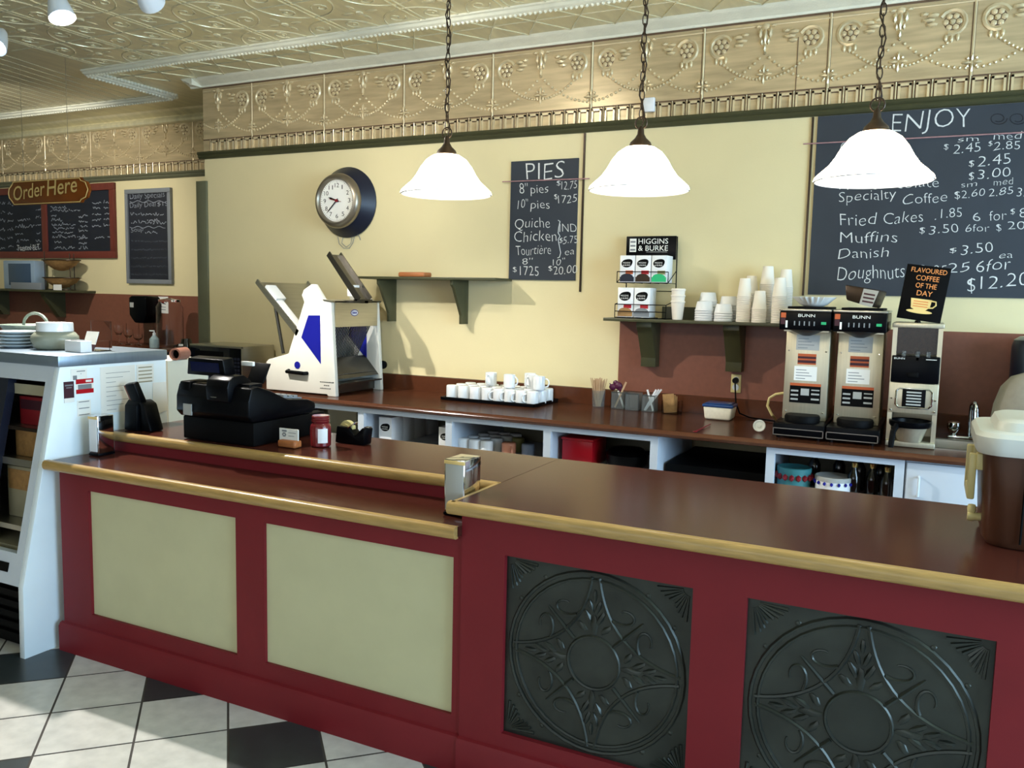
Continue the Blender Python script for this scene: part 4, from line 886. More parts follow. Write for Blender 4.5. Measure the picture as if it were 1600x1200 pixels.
mug(-2.745, 5.22, z2, -PI/2, 'white mug stacked alone on top, left of the other top mugs')
mug(-2.575, 5.17, z2, -0.2, 'white mug stacked on top, handle pointing right, middle of the tray')
mug(-2.50, 5.345, z2, PI/2, 'white mug stacked on top behind the middle one')
mug(-2.435, 5.24, z2, -PI/2-.3, 'white mug stacked on top, second from the right end')
mug(-2.355, 5.18, z2, 0.1, 'white mug stacked on top at the right end of the tray')
# ================================================================== STRAW CUPS AND CONTAINERS
def holder(name, lab, x, y, w, h, m, rnd=False, cat='container'):
    r = thing(name, lab, cat, (x, y, BZ))
    b = B()
    if rnd: b.lathe([(w*0.44, BZ+0.001), (w*0.5, BZ+h), (w*0.5-0.003, BZ+h), (w*0.44-0.003, BZ+0.005), (0.001, BZ+0.005)], (x, y, 0), 20, caps=(True, False))
    else:
        q = w/2
        b.box(x-q, x+q, y-q, y-q+0.003, BZ+0.001, BZ+h).box(x-q, x+q, y+q-0.003, y+q, BZ+0.001, BZ+h).box(x-q, x-q+0.003, y-q+0.003, y+q-0.003, BZ+0.001, BZ+h).box(x+q-0.003, x+q, y-q+0.003, y+q-0.003, BZ+0.001, BZ+h).box(x-q+0.003, x+q-0.003, y-q+0.003, y+q-0.003, BZ+0.001, BZ+0.004)
        b.box(x-q-0.003, x+q+0.003, y-q-0.003, y-q, BZ+h-0.006, BZ+h)
    part('cup', b, m, r); return r
def stick(name, lab, x, y, z, dx, dy, L, m, w=0.005, grp=None, cat='stick', rd=False):
    b = B(); d = Vector((dx, dy, 1)).normalized(); p = Vector((x, y, z)); n = Vector((0, 1, 0)).cross(d).normalized()*w; t = n.cross(d).normalized()*0.0012
    if rd: b.tube([p, p+d*L], w, 8)
    else:
        vs = [b.v(p+s1*n+s2*t+e) for e in (Vector((0, 0, 0)), d*L) for s1, s2 in ((-1, -1), (1, -1), (1, 1), (-1, 1))]
        for q in ((0, 1, 2, 3), (7, 6, 5, 4), (0, 4, 5, 1), (1, 5, 6, 2), (2, 6, 7, 3), (3, 7, 4, 0)): b.f([vs[i] for i in q])
    return solo(name, b, m, lab, cat, grp)
hx = [ony(934, 633, 5.34).x, ony(965, 637, 5.33).x, ony(987.5, 640, 5.32).x, ony(1012.5, 642, 5.31).x]
holder('straw_cup', 'round frosted cup full of wooden stir sticks, left of the square containers', hx[0], 5.35, 0.092, 0.115, frost, True)
holder('square_container', 'clear square container with crossed sticks, leftmost of the three square ones', hx[1], 5.36, 0.085, 0.115, frost)
holder('square_container', 'grey square container with nothing showing, middle of the three square ones', hx[2], 5.35, 0.09, 0.115, frost)
holder('square_container', 'clear square container with white plastic sticks, rightmost of the three square ones', hx[3], 5.345, 0.085, 0.11, frost)
for k in range(26):
    a = k*2.4; rr = 0.030*math.sqrt((k+0.5)/26)
    stick('stir_stick', 'wooden stir stick bunched in the round frosted cup', hx[0]+rr*math.cos(a)*0.5, 5.35+rr*math.sin(a)*0.5, BZ+0.006, rr*math.cos(a)*8.0, rr*math.sin(a)*3.0, 0.185+0.012*math.sin(k*3.1), stickw, 0.003, 'wooden stir sticks')
stick('stir_stick', 'light wooden stick leaning right out of the leftmost square container', hx[1]-0.03, 5.36, BZ+0.006, 0.42, 0, 0.19, stickw, 0.006)
stick('stir_stick', 'frosted stick crossing behind the leaning wooden stick in the leftmost square container', hx[1]+0.028, 5.375, BZ+0.006, -0.4, 0, 0.12, white, 0.006)
stick('plastic_knife', 'white plastic handle leaning left in the rightmost square container', hx[3]+0.028, 5.33, BZ+0.006, -0.32, 0, 0.145, white, 0.006)
for k in range(3): stick('plastic_knife', 'white plastic handle leaning right in the rightmost square container, %s of three' % ('lowest', 'middle', 'highest')[k], hx[3]-0.032, 5.335+0.012*k, BZ+0.006, 0.52+0.10*k, 0, 0.16+0.008*k, white, 0.0055)
px_ = ony(965, 598, 5.40)
b = B()
for k, (dx, dz, s) in enumerate(((-0.02, 0.0, .026), (0.02, 0.01, .030), (0.0, 0.03, .02), (0.04, -0.01, .022))): b.ball((px_.x+dx-0.005, 5.375, 1.03+dz+0.02), s, (1, .5, .9), 2)
b.tube([(px_.x-0.02, 5.375, 1.03), (px_.x-0.045, 5.37, 1.075)], 0.004, 6)
solo('candy_bag', b, purple, 'shiny purple wrapped packet standing in the leftmost square container', 'packet')
x = ony(1048, 642, 5.30).x
b = B(); b.box(x-0.055, x+0.055, 5.28, 5.285, BZ+.001, BZ+0.085).box(x-0.055, x+0.055, 5.37, 5.375, BZ+.001, BZ+0.085).box(x-0.055, x-0.052, 5.285, 5.37, BZ+.001, BZ+0.085).box(x+0.052, x+0.055, 5.285, 5.37, BZ+.001, BZ+0.085).box(x-0.052, x+0.052, 5.285, 5.37, BZ+.001, BZ+0.004)
solo('napkin_tub', b, acrylic, 'clear plastic tub holding brown napkins, right of the square containers', 'tub')
for k in range(3):
    b = B(); b.M = Matrix.Translation((x-0.012, 5.315+0.018*k, BZ+0.006)) @ Matrix.Rotation(-0.12+0.06*k, 4, 'Y'); b.box(-0.038, 0.038, 0, 0.006, 0, 0.122-0.008*k, 0.002)
    solo('napkin_stack', b, tan, 'brown folded paper bundle standing in the clear tub, %s' % ('front one', 'middle one', 'rear one')[k], 'napkins')
# sugar box
sx0, sx1 = onz(1097, 648, BZ).x, ony(1145, 652, 5.2).x
sx0, sx1, sy0, sy1 = -1.235, -1.055, 5.19, 5.34
r = thing('sugar_container', 'clear plastic box of white sugar with a blue lid on the brown counter', 'container', (-1.145, 5.26, BZ))
b = B(); b.prism([(sx0+.012, BZ+.002), (sx1-.012, BZ+.002), (sx1, BZ+0.085), (sx0, BZ+0.085)], 'xz', sy0, sy1, 0.012); part('box', b, sugar, r, 'box full of white granules', 60)
b = B(); b.box(sx0-0.006, sx1+0.006, sy0-0.006, sy1+0.006, BZ+0.078, BZ+0.098, 0.009, 3).box(sx0+0.01, sx1-0.01, sy0+0.01, sy1-0.01, BZ+0.098, BZ+0.104, 0.003); part('lid', b, bluelid, r, 'blue lid')
b = B(); c = onz(1185, 676, BZ); b.M = Matrix.Translation((c.x+0.0, c.y+0.02, BZ+0.036)) @ Matrix.Rotation(-0.25, 4, 'X'); b.lathe([(0.033, 0.0), (0.035, -0.004), (0.033, -0.009), (0.026, -0.007), (0.024, -0.002), (0.012, -0.002), (0.011, -0.007), (0.006, -0.008)], (0, 0, 0), 24, 'y'); solo('jug_lid', b, coolw, 'small round white lid standing on edge left of the brewer base', 'lid')
a, c = onz(1086, 676, BZ), onz(1110, 664, BZ)
b = B(); b.tube([V(a.x, a.y, BZ+.005), V(c.x, c.y, BZ+.005)], [0.004, 0.003], 8).ball((a.x, a.y, BZ+.006), 0.010, (1.3, .9, .4), 2); solo('spoon', b, handred, 'small dark red spoon lying on the counter in front of the sugar box', 'spoon')
# ================================================================== COFFEE BREWERS
def brewer(x0, x1, lab):
    r = thing('coffee_brewer', lab, 'coffee brewer', ((x0+x1)/2, 5.0, BZ), 'tall steel coffee brewers')
    w = x1-x0; cx = (x0+x1)/2
    b = B(); b.box(x0-0.006, x1+0.005, 4.71, 5.30, BZ+0.012, BZ+0.085, 0.006); part('base', b, black, r, 'black base')
    b = B(); b.box(x0-0.004, x1+0.0, 4.704, 4.71, BZ+0.018, BZ+0.022).box(x0-0.004, x1, 4.704, 4.71, BZ+0.054, BZ+0.058).box(x0-0.004, x0-0.000, 4.704, 4.71, BZ+0.018, BZ+0.058).box(x1-0.004, x1, 4.704, 4.71, BZ+0.018, BZ+0.058); part('base_trim', b, steel, r, 'thin bright frame on the base')
    b = B(); b.lathe([(0.092, BZ+0.085), (0.094, BZ+0.11), (0.088, BZ+0.122), (0.05, BZ+0.122)], (cx, 4.845, 0), 28); part('cup_plate', b, blackm, r, 'black round server plate')
    b = B(); b.box(x0+0.012, x1-0.012, 4.90, 5.26, BZ+0.085, 1.50, 0.004).box(x0+0.012, x1-0.012, 4.80, 5.26, 1.49, 1.51); col = part('column', b, wsteel, r, 'tall brushed steel column')
    b = B()
    for z in (BZ+0.13, 1.38): b.ball((x0+0.03, 4.898, z), 0.005); b.ball((x1-0.03, 4.898, z), 0.005)
    part('screws', b, chrome, col)
    yf = 4.8985
    def lab_(z0, z1, m, xa, xb, lines=None, m2=blackm):
        b = B(); b.box(cx+xa*w, cx+xb*w, yf, 4.90, z0, z1); b.mi = 1
        for (u0, u1, v0, v1) in lines or (): b.box(cx+(xa+(xb-xa)*u0)*w, cx+(xa+(xb-xa)*u1)*w, yf-0.0006, yf, z0+(z1-z0)*v0, z0+(z1-z0)*v1)
        part('label', b, [m, m2], col)
    tl = tuple((0.08, 0.5+0.4*((k*37 % 10)/10), 0.12+0.2*k, 0.17+0.2*k) for k in range(4))
    lab_(1.385, 1.47, greylab, -0.24, 0.24, tl, greysrv)
    lab_(1.305, 1.365, orange, -0.19, 0.19, ((0, 1, 0.15, 0.4), (0, 1, 0.55, 0.75)), maroon)
    lab_(1.215, 1.295, paper, -0.25, 0.22, tl, greysrv)
    lab_(1.185, 1.20, orange, -0.32, 0.32)
    lab_(1.09, 1.185, blackm, -0.32, 0.32, ((0.04, 0.28, .15, .25), (0.04, 0.28, .4, .5), (0.04, 0.28, .65, .75), (0.36, 0.63, .45, .85), (0.7, 0.96, .2, .3), (0.7, 0.96, .5, .6), (0.7, 0.96, .75, .82)), greylab)
    b = B(); b.box(x0-0.003, x1+0.003, 4.72, 5.27, 1.50, 1.60, 0.006); hd = part('head', b, black, r, 'black brewing head')
    b = B(); b.box(x0-0.004, x1+0.004, 4.715, 5.275, 1.60, 1.613, 0.003); part('top_rim', b, steel, hd, 'bright steel top rim')
    b = B(); b.box(x0+0.03, x1-0.02, 4.76, 5.2, 1.613, 1.626, 0.004); part('top_lid', b, blackm, hd)
    b = B(); put(b, 'BUNN', (cx-0.035, 4.7192, 1.571), (0.085, 0, 0), (0, 0, 0.016)); part('lettering', b, paper, hd, 'white letters')
    b = B(); b.box(x0+0.004, x0+0.03, 4.7185, 4.72, 1.565, 1.592); b.mi = 1; b.box(x0+0.004, x0+0.028, 4.7185, 4.72, 1.53, 1.563); b.mi = 2; b.box(x0+0.03, x0+0.04, 4.7185, 4.72, 1.512, 1.55); part('sticker', b, [orange, maroon, paper], hd, 'small colourful sticker')
    b = B()
    for k in range(5): b.box(cx-0.055+0.025*k, cx-0.049+0.025*k, 4.7185, 4.72, 1.525, 1.548)
    part('buttons', b, greysrv, hd)
    b = B(); b.box(x1-0.045, x1-0.02, 4.718, 4.72, 1.533, 1.547); part('indicator', b, green, hd, 'green switch light')
    b = B(); b.lathe([(0.02, 0), (0.09, 0.03), (0.09, 0.034)], (cx, 4.82, 1.468), 24); part('spray_funnel', b, black, hd)
    for x in (x0+0.02, x1-0.02):
        for y in (4.75, 5.26): pass
    b = B()
    for x in (x0+0.02, x1-0.03):
        for y in (4.75, 5.26): b.cyl((x, y, BZ+.0005), (x, y, BZ+0.013), 0.012, n=8)
    part('feet', b, black, r)
greylab = mat('grey_label', '#a9aaa5', 0.5, vary=0.04)
brewer(-0.728, -0.472, 'tall steel coffee brewer with black head, left of the pair')
brewer(-0.455, -0.203, 'tall steel coffee brewer with black head, right of the pair beside the grinder')
b = B(); b.tube([onz(1215, 659, BZ+.006)]+[ony(x, y, 5.15) for x, y in ((1206, 648), (1199, 634), (1202, 622), (1212, 616), (1226, 614))], 0.008, 8); solo('water_hose', b, creampl, 'cream plastic hose looping out left of the left coffee brewer', 'hose')
# coffee filters on the left brewer
b = B(); n = 44; fl = ony(1265, 478, 4.95); rings = []
for kk, (rr, zz, am) in enumerate(((0.05, 0.0, 0.0), (0.07, 0.012, 0.004), (0.105, 0.05, 0.011), (0.108, 0.052, 0.011), (0.068, 0.016, 0.004), (0.04, 0.006, 0))):
    rings.append([b.v((-0.585+(rr+am*(1 if t % 2 else -1))*math.cos(2*PI*t/n), 4.93+(rr+am*(1 if t % 2 else -1))*math.sin(2*PI*t/n), 1.627+zz)) for t in range(n)])
for kk in range(5):
    for t in range(n): b.f([rings[kk][t], rings[kk][(t+1) % n], rings[kk+1][(t+1) % n], rings[kk+1][t]])
b.f(rings[0][::-1]); b.f(rings[-1])
solo('coffee_filters', b, paper, 'stack of white fluted paper filters on top of the left coffee brewer', 'coffee filters', smooth=70)
# wrapped pack on the right brewer
b = B(); b.M = Matrix.Translation((-0.325, 4.93, 1.672)) @ Matrix.Rotation(0.16, 4, 'Y') @ Matrix.Rotation(-0.25, 4, 'Z')
b.prism([(-0.075, -0.02), (0.07, -0.035), (0.085, 0.06), (-0.10, 0.06)], 'xz', -0.07, 0.07, 0.01); b.mi = 1
b.prism([(0.0, -0.03), (0.068, -0.035), (0.084, 0.055), (0.005, 0.055)], 'xz', -0.0725, -0.0705); b.mi = 2
for k in range(3): b.box(0.012, 0.07, -0.0735, -0.0725, -0.015+0.02*k, -0.006+0.02*k)
solo('coffee_packet', b, [brassm, greylab, maroon], 'crumpled dark wrapped pack tilted on top of the right coffee brewer', 'packet')
# ================================================================== COFFEE GRINDER
r = thing('coffee_grinder', 'upright stainless coffee grinder with clear hopper right of the brewers', 'coffee grinder', (-0.06, 5.0, BZ))
gx0, gx1, gy0 = -0.172, 0.062, 4.82
b = B(); b.box(gx0, gx0+0.022, gy0, 5.22, BZ+0.03, 1.53).box(gx1-0.022, gx1, gy0, 5.22, BZ+0.03, 1.53).box(gx0, gx1, 5.05, 5.22, BZ+0.03, 1.40).box(gx0, gx1, gy0-0.03, 5.25, BZ+0.001, BZ+0.03, 0.004).box(gx0-0.004, gx1+0.004, gy0-0.006, 5.225, 1.53, 1.555, 0.004).box(gx0+0.022, gx1-0.022, 5.19, 5.22, 1.40, 1.53); c = part('body', b, wsteel, r, 'stainless frame')
b = B(); b.box(gx0+0.022, gx1-0.022, gy0+0.01, gy0+0.014, 1.395, 1.53); part('hopper_window', b, beancol, r, 'dark clear hopper window')
b = B(); b.box(gx0+0.024, gx1-0.024, gy0+0.03, 5.18, 1.40, 1.46); part('coffee_beans', b, brassm, r)
b = B()
for x in (gx0+0.05, gx0+0.115, gx0+0.165): b.box(x, x+0.018, gy0-0.012, gy0+0.008, 1.36, 1.41, 0.003)
part('slide_gate', b, frost, r, 'small clear slide tabs')
b = B(); b.box(gx0+0.004, gx1-0.004, gy0-0.012, gy0+0.02, 1.245, 1.385, 0.006); p = part('front_panel', b, black, r, 'black front panel')
b = B(); b.box(gx0+0.085, gx0+0.135, gy0-0.02, gy0-0.012, 1.275, 1.30, 0.004); part('switch', b, blackm, p)
b = B(); put(b, 'BUNN', (gx0+0.015, gy0-0.0125, 1.366), (0.05, 0, 0), (0, 0, 0.009)); b.box(gx1-0.07, gx1-0.02, gy0-0.0125, gy0-0.012, 1.368, 1.371); part('lettering', b, paper, p, 'white letters')
b = B(); b.box(gx0+0.002, gx1-0.002, gy0-0.004, gy0+0.03, 1.085, 1.243, 0.003); p = part('lower_panel', b, wsteel, r)
b = B(); b.tube([(gx0+u, gy0-0.005, 1.085+v) for u, v in ((0.05, .03), (0.19, .03), (0.205, .045), (.205, .115), (.19, .13), (.05, .13), (.035, .115), (.035, .045))], 0.005, 6, True); part('raised_border', b, chrome, p)
b = B(); b.box(gx0+0.065, gx0+0.175, gy0-0.007, gy0-0.004, 1.118, 1.212, 0.002); b.mi = 1
for k in range(5): b.box(gx0+0.085, gx0+0.155, gy0-0.0078, gy0-0.007, 1.128+0.016*k, 1.136+0.016*k)
part('label', b, [blackm, greylab], p, 'black label plate')
b = B()
for x in (gx0+0.014, gx1-0.014):
    for z in (1.10, 1.16): b.ball((x, gy0-0.006, z), 0.006)
part('screws', b, chrome, p)
fx, fy, fz = -0.06, 4.81, BZ+0.03
r = thing('brew_funnel', 'steel and black filter basket with a handle sitting on the grinder base', 'filter basket', (fx, fy, fz))
b = B(); b.lathe([(0.055, fz+0.001), (0.06, fz+0.01), (0.085, fz+0.085), (0.088, fz+0.086), (0.082, fz+0.08), (0.058, fz+0.012), (0.001, fz+0.01)], (fx, fy, 0), 28, caps=(True, False)); part('basket', b, wsteel, r)
b = B(); b.lathe([(0.094, fz+0.078), (0.100, fz+0.086), (0.102, fz+0.108), (0.098, fz+0.112), (0.090, fz+0.108), (0.086, fz+0.086)], (fx, fy, 0), 28, caps=(False, False)); part('rim', b, black, r, 'black plastic rim')
b = B(); b.tube([(fx-0.06, fy-0.075, fz+0.09), (fx-0.075, fy-0.11, fz+0.06), (fx-0.08, fy-0.125, fz+0.0), (fx-0.08, fy-0.13, fz-0.022)], [0.014, 0.015, 0.015, 0.012], 8); part('handle', b, black, r, 'black handle')
# sign on the grinder
r = thing('sign', 'leaning black sign with orange words about flavoured coffee and a cup, on the grinder', 'sign', (-0.07, 4.9, 1.555))
sw0, sw1, zb_, zt_ = -0.155, 0.045, 1.5556, 1.86
SM = Matrix.Translation((0, 4.90, zb_)) @ Matrix.Rotation(-0.10, 4, 'X') @ Matrix.Shear('XZ', 4, (0, 0)) if False else Matrix.Translation((-0.06, 4.90, zb_)) @ Matrix.Rotation(-0.12, 4, 'X') @ Matrix.Rotation(0.12, 4, 'Y')
b = B(); b.M = SM; b.box(-0.105, 0.105, 0, 0.005, 0.012, 0.30, 0.001); p = part('board', b, blackm, r)
b = B(); b.M = SM
for s_, z, w, h in (('FLAVOURED', 0.262, 0.17, .025), ('COFFEE', 0.222, 0.11, .026), ('OF THE', 0.182, 0.10, .026), ('DAY', 0.142, 0.075, .027)): put(b, s_, (-w/2+0.004, -0.001, z), (w, 0, 0), (0, 0, h), thin=-0.008)
part('lettering', b, orangel := mat('orange_lettering', '#d98a4a', 0.5, vary=0.05), p, 'orange lettering')
b = B(); b.M = SM
b.f([b.v(q) for q in [(-0.055, -0.001, 0.125), (-0.048, -0.001, 0.075), (-0.02, -0.001, 0.062), (0.02, -0.001, 0.064), (0.042, -0.001, 0.085), (0.045, -0.001, 0.125)]]); b.disc((-0.005, -0.0012, 0.058), 1.0, 'y', 20, (0.062, 0.010)); b.tube([(0.04, -0.001, 0.12), (0.065, -0.001, 0.118), (0.068, -0.001, 0.10), (0.055, -0.001, 0.085), (0.035, -0.001, 0.082)], 0.004, 6); b.mi = 1
for k in range(3): b.box(-0.04, 0.03, -0.0016, -0.001, 0.082+0.013*k, 0.088+0.013*k)
part('cup_picture', b, [gold, orangel], p, 'pale cup and saucer picture')
b = B(); b.tube([(-0.06, 4.905, zb_+0.0), (-0.06, 4.96, zb_+0.002), (-0.05, 4.935, zb_+0.12)], 0.003, 6); b.lathe([(0.016, 0.001), (0.012, 0.012)], (-0.06, 4.895, zb_), 10); part('easel', b, black, r)
# ================================================================== RIGHT EDGE: covered machine
r = thing('covered_machine', 'tall navy machine partly hidden under a grey cloth at the right end of the counter', 'appliance', (0.62, 5.2, BZ))
nx = ony(1580, 560, 5.25).x
b = B(); b.lathe([(0.14, BZ+0.001), (0.155, BZ+0.03), (0.155, 1.44), (0.145, 1.475), (0.10, 1.485)], (nx+0.155, 5.29, 0), 28); p = part('body', b, navy, r, 'dark navy body')
b = B(); b.lathe([(0.148, 1.472), (0.12, 1.492), (0.05, 1.497)], (nx+0.155, 5.29, 0), 28); part('cap', b, greysrv, p)
gxc = ony(1600, 610, 4.98)
b = B(); n = 40; cx, cy = gxc.x+0.03, 4.99; rings = []
for rr, zz, am in ((0.175, BZ+0.002, 0.012), (0.17, BZ+0.12, 0.010), (0.158, BZ+0.24, 0.007), (0.132, BZ+0.33, 0.005), (0.09, BZ+0.385, 0.003), (0.04, BZ+0.405, 0.001)):
    rings.append([b.v((cx+(rr+am*math.sin(5*t*2*PI/n+zz*3))*math.cos(2*PI*t/n), cy+0.9*(rr+am*math.sin(4*t*2*PI/n))*math.sin(2*PI*t/n)*0.82, zz)) for t in range(n)])
for kk in range(5):
    for t in range(n): b.f([rings[kk][t], rings[kk][(t+1) % n], rings[kk+1][(t+1) % n], rings[kk+1][t]])
b.f(rings[-1]); b.f(rings[0][::-1])
solo('cloth_cover', b, greyc, 'grey cloth cover draped over a rounded shape behind the drinks cooler', 'cover', smooth=70)
# ================================================================== ON THE FRONT COUNTER
# drinks cooler
cx0, cy0, cy1 = 0.165, 2.69, 3.06; cx1 = cx0+0.56
r = thing('drinks_cooler', 'brown insulated cooler with white lid at the right edge of the counter', 'cooler', (cx0+0.28, 2.87, TZ))
def rrect(x0, x1, y0, y1, rad, n=6):
    pts = []
    for (cx, cy, a0) in ((x1-rad, y1-rad, 0), (x0+rad, y1-rad, PI/2), (x0+rad, y0+rad, PI), (x1-rad, y0+rad, 1.5*PI)):
        for t in range(n+1): a = a0+PI/2*t/n; pts.append((cx+rad*math.cos(a), cy+rad*math.sin(a)))
    return pts
def loft(b, secs):
    rings = [[b.v((x, y, z)) for x, y in pts] for pts, z in secs]; n = len(rings[0])
    for k in range(len(rings)-1):
        for t in range(n): b.f([rings[k][t], rings[k][(t+1) % n], rings[k+1][(t+1) % n], rings[k+1][t]])
    b.f(rings[0][::-1]); b.f(rings[-1])
b = B(); loft(b, [(rrect(cx0+.02, cx1-.02, cy0+.02, cy1-.02, .06), TZ+.001), (rrect(cx0+.008, cx1-.008, cy0+.008, cy1-.008, .06), TZ+.02), (rrect(cx0-.008, cx1+.008, cy0-.008, cy1+.008, .06), 1.245)]); p = part('body', b, coolbr, r)
b = B(); b.tube([(cx0+0.10, cy0+0.002, TZ+0.02), (cx0+0.10, cy0-0.011, 1.24)], 0.003, 5); part('seam', b, blackm, p)
b = B(); loft(b, [(rrect(cx0-.02, cx1+.02, cy0-.02, cy1+.02, .065), 1.235), (rrect(cx0-.028, cx1+.028, cy0-.028, cy1+.028, .07), 1.25), (rrect(cx0-.028, cx1+.028, cy0-.028, cy1+.028, .07), 1.285), (rrect(cx0-.018, cx1+.018, cy0-.018, cy1+.018, .065), 1.297), (rrect(cx0+.02, cx1-.02, cy0+.02, cy1-.02, .05), 1.30), (rrect(cx0+.03, cx1-.03, cy0+.03, cy1-.03, .05), 1.325), (rrect(cx0+.045, cx1-.045, cy0+.045, cy1-.045, .05), 1.332)]); part('lid', b, coolw, r, 'white rounded lid')
b = B(); ym = (cy0+cy1)/2-0.03; b.box(cx0-0.038, cx0-0.018, ym-0.10, ym-0.075, 1.09, 1.225, 0.005).box(cx0-0.038, cx0-0.018, ym+0.075, ym+0.10, 1.09, 1.225, 0.005).box(cx0-0.038, cx0-0.018, ym-0.075, ym+0.075, 1.09, 1.115, 0.005).box(cx0-0.02, cx0+0.0, ym-0.11, ym-0.07, 1.18, 1.228, 0.004).box(cx0-0.02, cx0+0.0, ym+0.07, ym+0.11, 1.18, 1.228, 0.004); part('handle', b, creampl, r, 'cream side handle')
b = B(); b.lathe([(0.013, -0.03), (0.016, -0.02), (0.012, -0.01), (0.012, 0.012)], (cx0+0.0, ym-0.06, TZ+0.065), 10, 'x').lathe([(0.010, 0), (0.012, 0.014), (0.010, 0.024), (0.003, 0.026)], (cx0-0.02, ym-0.06, TZ+0.075), 10); part('tap', b, creampl, r, 'cream drain tap')
# napkin dispensers on the ledge
def dispenser(x0, y0, w, d, h, lab, tissue):
    r = thing('napkin_dispenser', lab, 'napkin dispenser', (x0+w/2, y0+d/2, LZ), 'steel napkin dispensers')
    b = B(); b.box(x0, x0+w, y0, y0+d, LZ+0.012, LZ+h, 0.004); p = part('case', b, chrome, r, 'polished steel case')
    b = B(); b.box(x0-0.002, x0+w+0.002, y0-0.002, y0+d+0.002, LZ+0.0005, LZ+0.012, 0.003); part('base', b, black, r, 'black base')
    b = B(); b.box(x0+0.006, x0+w-0.006, y0-0.002, y0, LZ+0.02, LZ+h-0.016, 0.0008); part('face_plate', b, tissue, p)
    b = B(); b.box(x0+0.001, x0+w-0.001, y0-0.004, y0+0.001, LZ+h-0.016, LZ+h-0.004, 0.001); part('lip', b, gold if tissue is not steel else chrome, p)
dispenser(-1.487, 2.49, 0.083, 0.115, 0.20, 'polished steel napkin dispenser at the step between ledge and counter', greylab)
dispenser(-3.415, 2.55, 0.062, 0.085, 0.185, 'steel napkin dispenser against the display fridge at the left end of the ledge', white)
# card terminal
r = thing('card_terminal', 'black card payment terminal on a stand in front of the fridge side', 'card terminal', (-3.33, 2.82, TZ))
def T_(x, y, Y): p = ony(x, y, Y); return p
t0 = onz(190, 674, TZ); tx, ty = t0.x+0.03, 2.80
b = B(); b.prism([(ty-0.05, TZ), (ty+0.08, TZ), (ty+0.05, TZ+0.02), (ty+0.02, TZ+0.13), (ty-0.02, TZ+0.15), (ty-0.045, TZ+0.12)], 'yz', tx-0.055, tx+0.03, 0.008); b.prism([(tx+0.03, TZ), (tx+0.105, TZ), (tx+0.06, TZ+0.13), (tx+0.02, TZ+0.15)], 'xz', ty-0.03, ty+0.05, 0.01); part('base', b, black, r)
b = B(); b.M = Matrix.Translation((tx+0.01, ty-0.01, TZ+0.12)) @ Matrix.Rotation(0.30, 4, 'X') @ Matrix.Rotation(-0.18, 4, 'Y'); b.box(-0.035, 0.035, -0.012, 0.022, 0, 0.115, 0.008); p = part('handset', b, black, r)
b = B(); b.M = Matrix.Translation((tx+0.01, ty-0.01, TZ+0.12)) @ Matrix.Rotation(0.30, 4, 'X') @ Matrix.Rotation(-0.18, 4, 'Y'); b.box(-0.047, -0.033, -0.008, 0.018, 0.02, 0.11, 0.004); part('paper_flap', b, copper, p, 'pinkish edge of the terminal')
# cash register
r = thing('cash_register', 'large black cash register seen from behind on the counter', 'cash register', (-2.83, 2.95, TZ))
b = B(); b.box(-3.03, -2.605, 2.745, 3.225, TZ+0.001, TZ+0.105, 0.006); b.box(-3.045, -3.03, 2.79, 3.15, TZ+0.05, TZ+0.11, 0.006); part('cash_drawer', b, blackm, r, 'flat black cash drawer')
side = [(2.735, 1.075), (2.71, 1.10), (2.712, 1.17), (2.73, 1.225), (2.77, 1.232), (2.85, 1.206), (2.96, 1.158), (3.10, 1.143), (3.15, 1.125), (3.155, 1.10), (3.13, 1.075)]
b = B(); b.prism(side, 'yz', -3.035, -2.60, 0.008); body = part('body', b, black, r, 'wedge-shaped black body')
b = B(); b.prism([(2.965, 1.159), (3.10, 1.1445), (3.10, 1.15), (2.965, 1.165)], 'yz', -2.99, -2.64)
for i in range(10):
    for j in range(3): b.box(-2.98+0.034*i, -2.955+0.034*i, 2.985+0.035*j, 3.01+0.035*j, 1.155-0.004*j, 1.17-0.004*j)
part('keyboard', b, greysrv, body)
b = B(); b.box(-2.985, -2.935, 2.706, 2.7125, 1.085, 1.135); part('label', b, greylab, body, 'small grey rating label')
b = B(); b.prism([(2.695, 1.16), (2.69, 1.225), (2.70, 1.255), (2.73, 1.272), (2.79, 1.275), (2.83, 1.25), (2.86, 1.20), (2.86, 1.16)], 'yz', -2.83, -2.70, 0.006); part('printer_cover', b, black, body, 'rounded glossy printer cover')
b = B(); b.box(-2.80, -2.765, 2.69, 2.694, 1.178, 1.182); part('slot_lip', b, chrome, body)
b = B(); b.box(-3.02, -2.955, 2.72, 2.84, 1.16, 1.235, 0.008); b.box(-2.69, -2.63, 2.75, 2.83, 1.22, 1.24, 0.004); part('ink_cover', b, black, body)
b = B(); b.tube([(-2.90, 2.80, 1.20), (-2.90, 2.80, 1.28)], 0.018, 10); part('display_post', b, navy, body)
b = B(); b.M = Matrix.Translation((-2.905, 2.80, 1.265)) @ Matrix.Rotation(0.12, 4, 'X'); b.prism([(-0.118, 0), (0.118, 0), (0.112, 0.078), (-0.10, 0.078)], 'xz', -0.035, 0.03, 0.006); ds = part('customer_display', b, black, r, 'tilted customer display')
b = B(); b.M = Matrix.Translation((-2.905, 2.80, 1.265)) @ Matrix.Rotation(0.12, 4, 'X'); b.box(-0.085, 0.085, -0.037, -0.035, 0.018, 0.062); part('screen', b, navyscr, ds, 'dark blue screen')
b = B(); b.M = Matrix.Translation((-2.76, 2.92, 1.225)) @ Matrix.Rotation(-0.5, 4, 'X'); b.box(-0.05, 0.05, -0.004, 0.004, 0, 0.10, 0.002); part('operator_display', b, black, r)
b = B(); b.box(-2.81, -2.74, 2.885, 2.90, 1.305, 1.325, 0.002); part('paper_strip', b, paper, r, 'white strip of paper on top')
